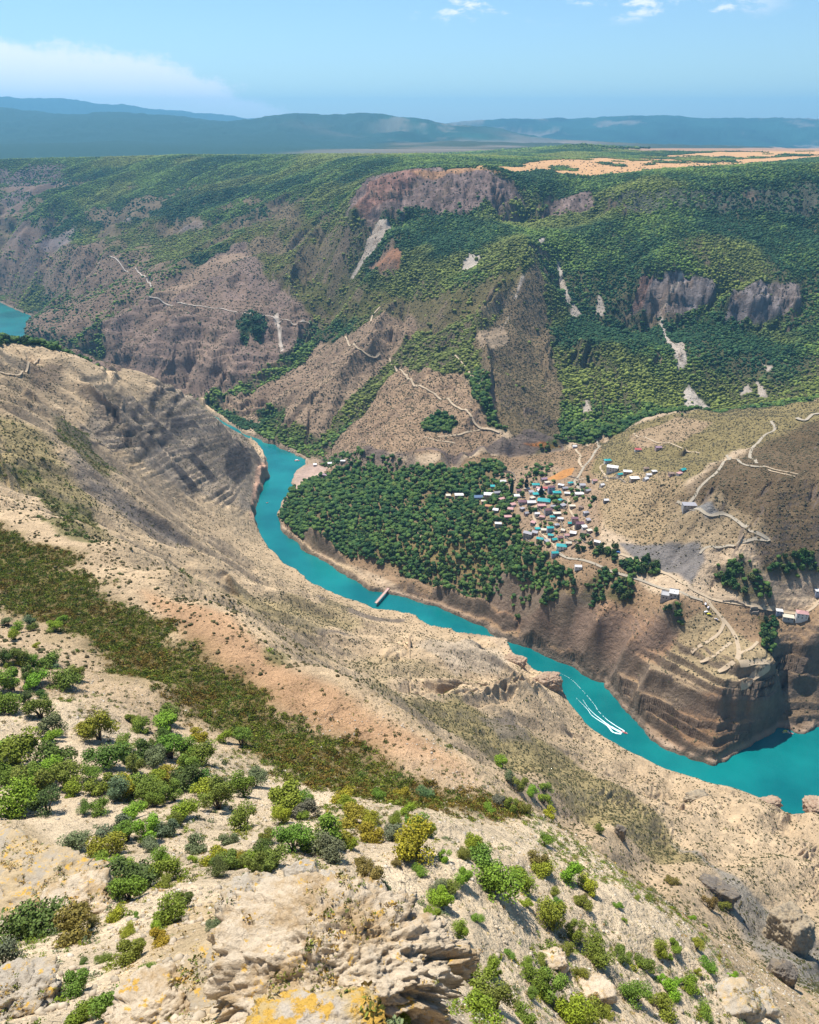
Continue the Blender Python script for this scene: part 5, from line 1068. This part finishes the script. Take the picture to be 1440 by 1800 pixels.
def place_word(px, py):
    if py > 1600 and px < 250: return 'on the bottom left crags'
    if 250 <= px < 520 and py > 1590: return 'left of the big crag'
    if px < 200 and py < 1280: return 'on the slope below the thicket'
    if px < 230: return 'beside the left crag'
    if px < 480 and py < 1460: return 'in the upper scree wood'
    if px < 480: return 'on the scree between the two crags'
    if px < 720 and py < 1600: return 'just above the big crag'
    if px < 900: return 'right of the big crag'
    if py < 1460: return 'on the crest of the tan ridge'
    if px < 1080: return 'on the scree below the crest'
    return 'on the lower right scree slope'
def pick_colour(px, py):
    q = rnd.random()
    if (px-53)**2+(py-1640)**2 < 900 or (px-140)**2+(py-1640)**2 < 900: return 'dark green' if px < 100 else 'olive brown'
    if py > 1600 and px > 600: return 'bright green' if q < .45 else 'green'
    if px < 480: return ('green', 'dark green', 'bright green', 'grey green', 'yellow green', 'green')[int(q*6)]
    return ('green', 'bright green', 'yellow green', 'olive brown', 'grey green', 'green')[int(q*6)]
def shrub(px, py, wpx, cn=None):
    x, y, z = ray(px, py, Z); sl_ = math.sqrt(x*x+y*y+(H-z)**2); s = wpx*sl_/FOC*.94; cn = cn or pick_colour(px, py); k = rnd.randrange(9)
    t = plant('shrub', SHR, k, x, y, s, COLS[cn], .9 if s > 3 else .75, rnd); wd = 'large' if wpx > 56 else 'medium' if wpx > 34 else 'small'
    items.append((t, f'{wd} {cn} shrub', place_word(px, py), px)); PLANTED.append((x, y, s*.5))
for px, py, wpx in SP: shrub(px, py, wpx)
# fill between them, thicker where the photograph is greener
FILLZ = [((10,1090,130,1260),14,24),((0,1270,480,1420),30,40),((180,1440,480,1560),16,36),((480,1400,760,1500),16,36),((1080,1560,1300,1780),16,18),((900,1560,1100,1790),14,22),((640,1600,900,1790),8,22),((0,1600,480,1790),16,26)]
while_guard = 0
for (x0, y0, x1, y1), cnt, wpx in FILLZ:
    for k in range(cnt):
        px, py = x0+rnd.random()*(x1-x0), y0+rnd.random()*(y1-y0)
        if 340 < px < 780 and py > 1570: continue
        shrub(px, py, wpx*(.55+.9*rnd.random()))
name_all(items, 'shrub', 'shrubs on the near slope'); name_all(EXTRA, 'house', 'village houses')
print('shrubs', len(items))
# -- trees of the terrace wood
occ = np.array([ray(h_[0], h_[1], Z)[:2] for h_ in HS])
j, i, x, y, z = scatter(1/17., (seen(6)*(1-NEAR)*VEG*(Y <= 1440)*(Y > 560)*dry*smooth(1.8, 1.2, slope)*smooth(.15, .4, VEG+.35*(clump-.5))), .95, 77)
ok = np.ones(len(x), bool)
for a, b in occ: ok &= (x-a)**2+(y-b)**2 > 64
j, i, x, y, z = (q[ok] for q in (j, i, x, y, z)); r_ = np.random.default_rng(6)
size = 4.2+6.8*r_.random(len(x))**1.8; ordr = np.argsort(-(size/np.hypot(y, H-z)))
print('terrace trees', len(x))
TGA, TGB, TGC = np.array([.022, .060, .018]), np.array([.080, .135, .028]), np.array([.10, .115, .025])
def tcol(jj, ii, r): 
    t = smooth(.2, .8, .5*clump[jj, ii]+.5*r.random(len(jj)))[:, None]; c = TGA*(1-t)+TGB*t; y_ = (r.random((len(jj), 1)) < .07)*.6; return (c*(1-y_)+TGC*y_)*(.8+.4*r.random((len(jj), 1)))
tc_ = tcol(j, i, r_); big = ordr[:300]; rest = ordr[300:]; items = []
LMK = [((740,955),'at the upper edge of the sandy clearing'),((830,975),'just right of the sandy clearing'),((760,1010),'below the sandy clearing'),((900,1045),'at the foot of the wood'),((880,975),'in the densest middle of the wood'),((500,925),'at the left river corner of the wood'),((560,970),'on the dark cliff below the wood'),((610,1000),'on the cliff left of the footbridge'),((690,1010),'above the footbridge'),((760,1040),'on the cliff right of the footbridge'),((830,1060),'above the long reach of the cliff'),((900,1080),'at the pale ledge under the wood'),
 ((960,1060),'beside the reddish fields'),((1010,1100),'in the gully over the speedboat reach'),((1060,1050),'below the lower track'),((1080,1000),'between the two lower tracks'),((1150,1000),'under the grey gulch'),((1180,1080),'beside the unfinished concrete house'),((1290,1020),'in the grove above the upper road'),((1350,1130),'in the gully behind the bluff'),((1400,980),'at the right edge of the hillside'),
 ((620,950),'in the wood behind the left cliff'),((700,970),'in the wood above the footbridge'),((780,990),'around the sandy clearing'),((860,1010),'in the wood below the farm track'),((940,1010),'below the village lane'),((1010,1030),'right of the lane end')]
def tz(px, py): return min(LMK, key=lambda q: (q[0][0]-px)**2+((q[0][1]-py)*1.6)**2)[1]
for q in big:
    xx, yy, zz = x[q], y[q], z[q]; up = math.atan2; s_ = (zz-H)/yy; u_ = xx/yy; upp = (s_*ct+st)/(ct-s_*st); px = 720+FOC*u_*(ct+upp*st); py = 900-FOC*upp
    t = plant('broadleaf_tree', FST, rnd.randrange(8), xx, yy, size[q], tc_[q], 1.0, rnd, zz)
    lum = tc_[q][1]; cn = 'dark green' if lum < .045 else 'mid green' if lum < .075 else 'light green'; wd = 'towering' if size[q] > 10.1 else 'tall' if size[q] > 9 else 'round'
    items.append((t, f'{wd} {cn} tree', tz(px, py), px))
name_all(items, 'tree', 'trees of the river terrace')
sz = size[rest]*.5; rb = np.random.default_rng(8)
def lumps(P, S, T3, n, seed):
    r = np.random.default_rng(seed); PP, SS, TT = [P], [S], [T3]
    for k in range(n):
        a = r.random(len(P))*6.283; q = .45+.3*r.random(len(P)); d = np.stack([np.cos(a)*q*S[:, 0], np.sin(a)*q*S[:, 0], (r.random(len(P))-.25)*.7*S[:, 2]], -1); PP.append(P+d); SS.append(S*(.45+.25*r.random((len(P), 1)))); TT.append(T3*(.75+.55*r.random((len(P), 1))))
    return np.concatenate(PP), np.concatenate(SS), np.concatenate(TT)
P_, S_3, T_3 = lumps(np.stack([x[rest], y[rest], z[rest]+sz*.8], -1), np.stack([sz*.8, sz*.8, sz*.85], -1), tc_[rest], 4, 9)
me = merge('wood', I2, blob_templates(I2, 14, .22, 12), P_, S_3, T_3, M_FOL, .7, 13); link('terrace_woodland', me, None, kind='stuff', label='dense dark green orchard wood filling the river terrace', category='woodland')
# poplars by the village
for px, py, hgt, lab in ((899,868,20,'dark slender poplar nearer the orchard barns'), (925,861,19,'dark slender poplar between the yard and the teal roof'), (951,873,16,'thin dark poplar in front of the white roofed house')):
    xx, yy, zz = ray(px, py, Z); t = plant('poplar', PC, 0 if px < 940 else 1, xx, yy, 17, (.014, .036, .018), hgt/17., rnd); t['label'] = lab; t['category'] = 'tree'; t['group'] = 'poplars of the village'

# ------------------------------------------------------------------ rocks and crags
def vnoise3(p, seed):
    f = np.floor(p); t = p-f; t = t*t*(3-2*t); q = f.astype(np.int64); o = 0
    for dz in (0, 1):
        for dy in (0, 1):
            for dx in (0, 1):
                w_ = (t[:, 0] if dx else 1-t[:, 0])*(t[:, 1] if dy else 1-t[:, 1])*(t[:, 2] if dz else 1-t[:, 2]); o = o+w_*_h(q[:, 0]+dx+(q[:, 2]+dz)*57, q[:, 1]+dy+(q[:, 2]+dz)*131, seed)
    return o
I5 = ico(5); I6 = ico(6); I7 = ico(7)
def rock_mesh(dim, seed, base=None, blocks=120, amp=.16, box=.55, flute=0.0, beds=0.0, name='rock'):
    base = base or I5; r = np.random.default_rng(seed); d = base[0]; m = np.abs(d).max(1, keepdims=True); p = d*(1-box+box/m); p = p*(1+.25*(vnoise3(d*1.3+seed, seed)[:, None]-.5)*2)
    dim = np.array(dim); q = p*dim; sc_ = dim.mean()
    c = r.normal(size=(blocks, 3)); c /= np.linalg.norm(c, axis=1)[:, None]; c *= 1.0*(.75+.35*r.random((blocks, 1))); off = r.random(blocks); f1 = np.full(len(q), 9.); f2 = np.full(len(q), 9.); w_ = np.zeros(len(q), int)
    pw = p+(vnoise3(p*3+9, seed+3)[:, None]-.5)*.2
    for k in range(blocks):
        e = np.linalg.norm(pw-c[k], axis=1); nw = e < f1; f2 = np.where(nw, f1, np.minimum(f2, e)); w_ = np.where(nw, k, w_); f1 = np.where(nw, e, f1)
    disp = (off[w_]-.5)*amp*.8-amp*.28*smooth(.045, 0, f2-f1)*(vnoise3(p*4+3, seed+8) > .35)
    L = 1.0
    for o in range(6): disp = disp+amp*.62*L*(1-2*np.abs(vnoise3(p*(2.2*2**o)+o*5.1, seed+o)-.5)-.5)*1.2; L *= .74
    if flute: 
        fl = np.abs(fbm(p[:, 0]*6+p[:, 1]*4, p[:, 1]*6-p[:, 0]*3+p[:, 2]*.8, 1.3, 4, seed)-.5)*2; disp = disp-flute*smooth(.30, 0, fl)*smooth(.75, .35, np.abs(d[:, 2]))
    if beds: disp = disp+beds*(np.abs(((p[:, 2]*7+vnoise3(p*2, 3)*1.2) % 1)-.5)-.25)
    q = (p+d*disp[:, None])*dim
    me = mesh_np(name, q, base[1], 3, None, False, None); return me
def rock_mat(name, c1, c2, lichen=0.0, dark=.5):
    m = mat(name, c1, .95, noise=[(.6, .7, 1.3), (4, .75, 1.25)], bump=[(3., .25), (9., .07)]); t = m.node_tree; L = t.links; b = t.nodes['Principled BSDF']; src = b.inputs['Base Color'].links[0].from_socket
    g = N(t, 'ShaderNodeNewGeometry'); 
    def layer(src, colr, scale, a, b_, up=False):
        nz = N(t, 'ShaderNodeTexNoise'); nz.inputs['Scale'].default_value = scale; nz.inputs['Detail'].default_value = 7; nz.inputs['Roughness'].default_value = .7; L.new(g.outputs['Position'], nz.inputs['Vector'])
        mr = N(t, 'ShaderNodeMapRange', interpolation_type='SMOOTHSTEP'); L.new(nz.outputs['Fac'], mr.inputs[0]); mr.inputs[1].default_value = a; mr.inputs[2].default_value = b_; f = mr.outputs[0]
        if up:
            sx = N(t, 'ShaderNodeSeparateXYZ'); L.new(g.outputs['True Normal'], sx.inputs[0]); m2 = N(t, 'ShaderNodeMapRange'); L.new(sx.outputs['Z'], m2.inputs[0]); m2.inputs[1].default_value = .1; m2.inputs[2].default_value = .6
            mm = N(t, 'ShaderNodeMath', operation='MULTIPLY'); L.new(f, mm.inputs[0]); L.new(m2.outputs[0], mm.inputs[1]); f = mm.outputs[0]
        mx = N(t, 'ShaderNodeMix', data_type='RGBA'); L.new(f, mx.inputs[0]); L.new(src, mx.inputs[6]); mx.inputs[7].default_value = (*colr, 1); return mx.outputs[2]
    src = layer(src, c2, .35, .45, .62)
    if lichen: src = layer(src, (.58, .35, .07), .9, .60-lichen*.16, .66-lichen*.16, True)
    L.new(src, b.inputs['Base Color']); return m
MK_PALE = rock_mat('pale_limestone', (.56, .455, .325), (.42, .30, .17), .12); MK_GREY = rock_mat('grey_limestone', (.42, .36, .28), (.46, .35, .21), .06); MK_LICH = rock_mat('lichen_rock', (.52, .44, .34), (.50, .36, .16), .75); MK_RED = rock_mat('reddish_rock', (.38, .28, .19), (.30, .19, .13)); MK_DARK = rock_mat('dark_shale', (.15, .13, .11), (.24, .19, .13)); MK_TAN = rock_mat('tan_rock', (.34, .27, .18), (.22, .18, .13)); MK_OCH = rock_mat('ochre_rock', (.45, .34, .20), (.38, .32, .24), .25)  # the darkest of these has crevice shade put into its colour
def rock(px, py, wpx, ratio, material, label, seed, base=None, sink=.3, rz=0.0, name='rock_outcrop', group=None, d=None, **kw):
    x, y, z = ray(px, py, Z) if d is None else at_d(px, py, d); sl_ = math.sqrt(x*x+y*y+(H-z)**2); W = wpx*sl_/FOC*.5; dim = (W*ratio[0], W*ratio[1], W*ratio[2])
    me = rock_mesh(dim, seed, base, **kw); me.materials.append(material); o = link(name, me, None, None, (x, y, (float(zat(x, y)) if d is None else z)+dim[2]*(1-2*sink)*.8), rz, label=label, category='rock'); 
    if group: o['group'] = group
    return o
rock(590, 1735, 330, (1, .66, .55), MK_PALE, 'big fluted pale limestone crag with shadowed hollows at the bottom centre', 3, I7, .34, .15, 'crag', blocks=420, amp=.19, flute=.42)
rock(420, 1740, 190, (1, .9, .30), MK_OCH, 'low ochre crag joined to the left of the big fluted one', 4, I6, .40, .5, 'crag', blocks=140, amp=.13)
rock(600, 1650, 190, (1, .7, .26), MK_PALE, 'pale rubbly cap rock behind the big fluted crag', 14, I6, .36, -.2, 'crag', blocks=150, amp=.16)
rock(530, 1560, 62, (.8, .6, .85), MK_GREY, 'upright grey boulder, tallest of the pile above the big crag', 5, I5, .25, .3, 'boulder', amp=.2)
rock(570, 1568, 56, (.9, .7, .55), MK_GREY, 'dark boulder at the right end of the pile above the big crag', 6, I5, .25, 1.1, 'boulder', amp=.2); rock(508, 1566, 40, (.8, .7, .6), MK_PALE, 'pale boulder at the left end of the pile above the big crag', 16, I5, .25, .1, 'boulder', amp=.2)
rock(600, 1572, 36, (.8, .6, .7), MK_GREY, 'small grey boulder just right of the pile', 17, I5, .25, .1, 'boulder', amp=.2)
rock(440, 1605, 84, (1, .8, .75), MK_GREY, 'jagged grey outcrop left of the boulder pile', 7, I6, .30, .2, amp=.2)
rock(50, 1590, 200, (1, .8, .32), MK_OCH, 'broad ochre crag at the left edge', 8, I6, .38, -.3, 'crag', blocks=300, amp=.26, flute=.2)
rock(140, 1605, 100, (1, .8, .5), MK_PALE, 'pale broken outcrop at the right end of the left crag', 9, I6, .30, .4, amp=.2); rock(28, 1545, 50, (1, .8, .7), MK_PALE, 'white boulder on top of the left crag', 19, I5, .2, .4, 'boulder', amp=.2)
rock(30, 1775, 110, (1, .8, .6), MK_GREY, 'dark cracked outcrop in the bottom left corner', 10, I6, .36, .2, blocks=300, amp=.28, flute=.2); rock(290, 1785, 120, (1, .8, .55), MK_PALE, 'pale rock ledge at the bottom edge left of the lichen rock', 11, I6, .36, .7, blocks=300, amp=.26, flute=.15); rock(292, 1748, 34, (1, .8, .8), MK_PALE, 'small white boulder perched on the pale bottom ledge', 21, I5, .1, .7, 'boulder', amp=.18)
rock(972, 1692, 40, (1, .8, .5), MK_PALE, 'small pale outcrop in the middle of the lower right scree', 12, I5, .3, .2, amp=.2); rock(1045, 1745, 46, (1, .8, .5), MK_PALE, 'pale outcrop beside the lowest right shrubs', 13, I5, .3, .2, amp=.2); rock(1290, 1768, 60, (1, .8, .6), MK_GREY, 'grey outcrop near the bottom right corner', 15, I5, .3, .2, amp=.2); rock(1335, 1772, 46, (1, .8, .6), MK_GREY, 'dark split rock at the bottom right slope edge', 22, I5, .3, .2, amp=.2)
rock(545, 1822, 190, (1, .6, .30), MK_LICH, 'pale rock covered in orange lichen at the bottom edge', 23, I6, .30, .05, 'lichen_rock', blocks=260, amp=.2, box=.2)
rock(1383, 1655, 54, (1, .9, 1.5), MK_TAN, 'flat topped rock tower with a dark face at the right edge', 24, I6, .22, .5, 'rock_tower', blocks=90, amp=.17, box=.5, beds=.10)
rock(1262, 1570, 40, (1.3, .6, .7), MK_DARK, 'dark cleft crag behind the scree crest at the right', 25, I6, .35, -.7, 'crag', amp=.22); rock(1090, 1470, 22, (.7, .5, 1.4), MK_DARK, 'dark narrow crag behind the ridge crest', 26, I5, .35, -.7, 'crag', amp=.2); rock(1372, 1722, 42, (.8, .6, 1.0), MK_DARK, 'dark crag below the rock tower', 27, I6, .35, -.5, 'crag', amp=.2)  # crags in darkened rock: the shadow of crevices is painted in
rock(905, 1164, 26, (1.2, .8, .6), MK_RED, 'reddish rock knob over the river at the first narrow', 28, I6, .35, -.5, 'riverside_crag', blocks=220, amp=.30); rock(964, 1200, 32, (1.2, .8, .65), MK_RED, 'reddish rock knob over the river beside the wake', 29, I6, .35, .2, 'riverside_crag', blocks=220, amp=.30); rock(1225, 1402, 24, (1.4, .7, .4), MK_TAN, 'tan rock lip over the water opposite the bluff', 30, I5, .4, .2, 'riverside_crag', blocks=220, amp=.30)
rock(1352, 1412, 24, (1.3, .8, .4), MK_RED, 'red rock knob at the pebble cove', 31, I5, .35, .2, 'riverside_crag', blocks=220, amp=.30); rock(1436, 1420, 34, (1, .8, .6), MK_RED, 'reddish crag at the right edge above the cove', 32, I5, .35, .2, 'riverside_crag', blocks=220, amp=.30)
def stalk():
    x, y, z = ray(548, 1752, Z); t = empty('dry_stalk', (x, y, z), 0, label='tall dry golden stalk leaning in front of the big crag', category='plant'); M = mat('dry_straw', (.50, .32, .08), .8)
    link('stem', MB().tube([(0, 0, -.2), (.05, .1, 1.5), (.35, .3, 3.6), (.9, .5, 5.2)], [.05, .045, .03, .012], 6).mesh('stem', M), None, t)
    mb = MB(); r = random.Random(4)
    for k in range(26):
        q = .45+.55*k/26; p = np.array([.05+.85*q*q, .1+.4*q, 5.2*q]); d = np.array([r.random()-.5, r.random()-.5, .3+r.random()*.5])*.28; mb.tube([p, p+d], [.018, .006], 4)
    link('seed_head', mb.mesh('seed_head', M), None, t)
stalk()

def crag_growth():
    r = np.random.default_rng(61); PP = []
    for o in [o for o in bpy.data.objects if o.name.split('.')[0] in ('crag', 'rock_outcrop', 'lichen_rock') and o.location.y < 120]:
        me = o.data; n_ = len(me.vertices); co = np.empty(n_*3, F32); me.vertices.foreach_get('co', co); nn = np.empty(n_*3, F32); me.vertices.foreach_get('normal', nn); co = co.reshape(-1, 3); nn = nn.reshape(-1, 3)
        a = o.rotation_euler[2]; x = co[:, 0]*math.cos(a)-co[:, 1]*math.sin(a)+o.location.x; y = co[:, 0]*math.sin(a)+co[:, 1]*math.cos(a)+o.location.y; z = co[:, 2]+o.location.z
        k = (nn[:, 2] > .55) & (z > zat(x, y)-.1) & (fbm(x, y, 3.5, 3, 730) > .50); k = np.nonzero(k)[0]; m = min(len(k), int(o.dimensions.x*o.dimensions.y*1.6))
        if m < 3: continue
        k = r.choice(k, m, replace=False); PP.append(np.stack([x[k], y[k], z[k]-.05], -1))
    P = np.concatenate(PP); n_ = len(P); cols = np.array([(.36, .24, .07), (.40, .30, .12), (.16, .17, .03), (.13, .15, .03), (.45, .28, .06)]); sz = .14+.28*r.random(n_)**2
    me = leafmerge('crag_growth', 16, [tuftm(16, 200+q, .3) for q in range(6)], P, np.stack([sz, sz*.9], -1), cols[r.integers(0, 5, n_)]*(.7+.6*r.random((n_, 1))), M_FOL, .6, 62)
    link('crag_tufts', me, None, kind='stuff', label='straw and green tufts growing on the limestone crags', category='tufts')
crag_growth()
def rubble():
    r = np.random.default_rng(66); PX = []
    for (x0, y0, x1, y1), m in (((250,1560,780,1790),900), ((0,1480,220,1640),350), ((0,1700,350,1795),300), ((700,1600,1000,1790),120), ((1150,1690,1420,1795),200), ((560,1480,760,1600),80)):
        for k in range(m): PX.append((x0+r.random()*(x1-x0), y0+r.random()*(y1-y0)))
    P = np.array([ray(a, b, Z) for a, b in PX]); n_ = len(P); s = .10+.42*r.random(n_)**3
    c = np.array([.42, .345, .25])*(.7+.5*r.random((n_, 1))); me = merge('rubble', I1, blob_templates(I1, 12, .38, 67, .7), P+np.array([0, 0, .05]), np.stack([s, s*(.7+.5*r.random(n_)), s*(.6+.6*r.random(n_))], -1), c, M_STN, .1, 68)
    link('crag_rubble', me, None, kind='stuff', label='broken pale rubble lying around the limestone crags', category='rubble')
rubble()
# ------------------------------------------------------------------ air
def haze():
    zb, zt = -600.0, 1290.0; me = bpy.data.meshes.new('haze'); a, b, c, d = -21000, 21000, -2000, 30500
    v = [(a,c,zb),(b,c,zb),(b,d,zb),(a,d,zb),(a,c,zt),(b,c,zt),(b,d,zt),(a,d,zt)]
    me.from_pydata(v, [], [(0,3,2,1),(4,5,6,7),(0,1,5,4),(1,2,6,5),(2,3,7,6),(3,0,4,7)])
    m = bpy.data.materials.new('haze'); m.use_nodes = True; t = m.node_tree; t.nodes.remove(t.nodes['Principled BSDF'])
    p = t.nodes.new('ShaderNodeVolumePrincipled'); p.inputs['Color'].default_value = (.25, .64, 1.0, 1); p.inputs['Density'].default_value = HAZE; p.inputs['Anisotropy'].default_value = 0.2
    t.links.new(p.outputs[0], t.nodes['Material Output'].inputs['Volume'])
    link('haze', me, m, kind='stuff', label='blue summer haze filling the canyon and the far plain', category='haze')
HAZE = 4.7e-5
haze()
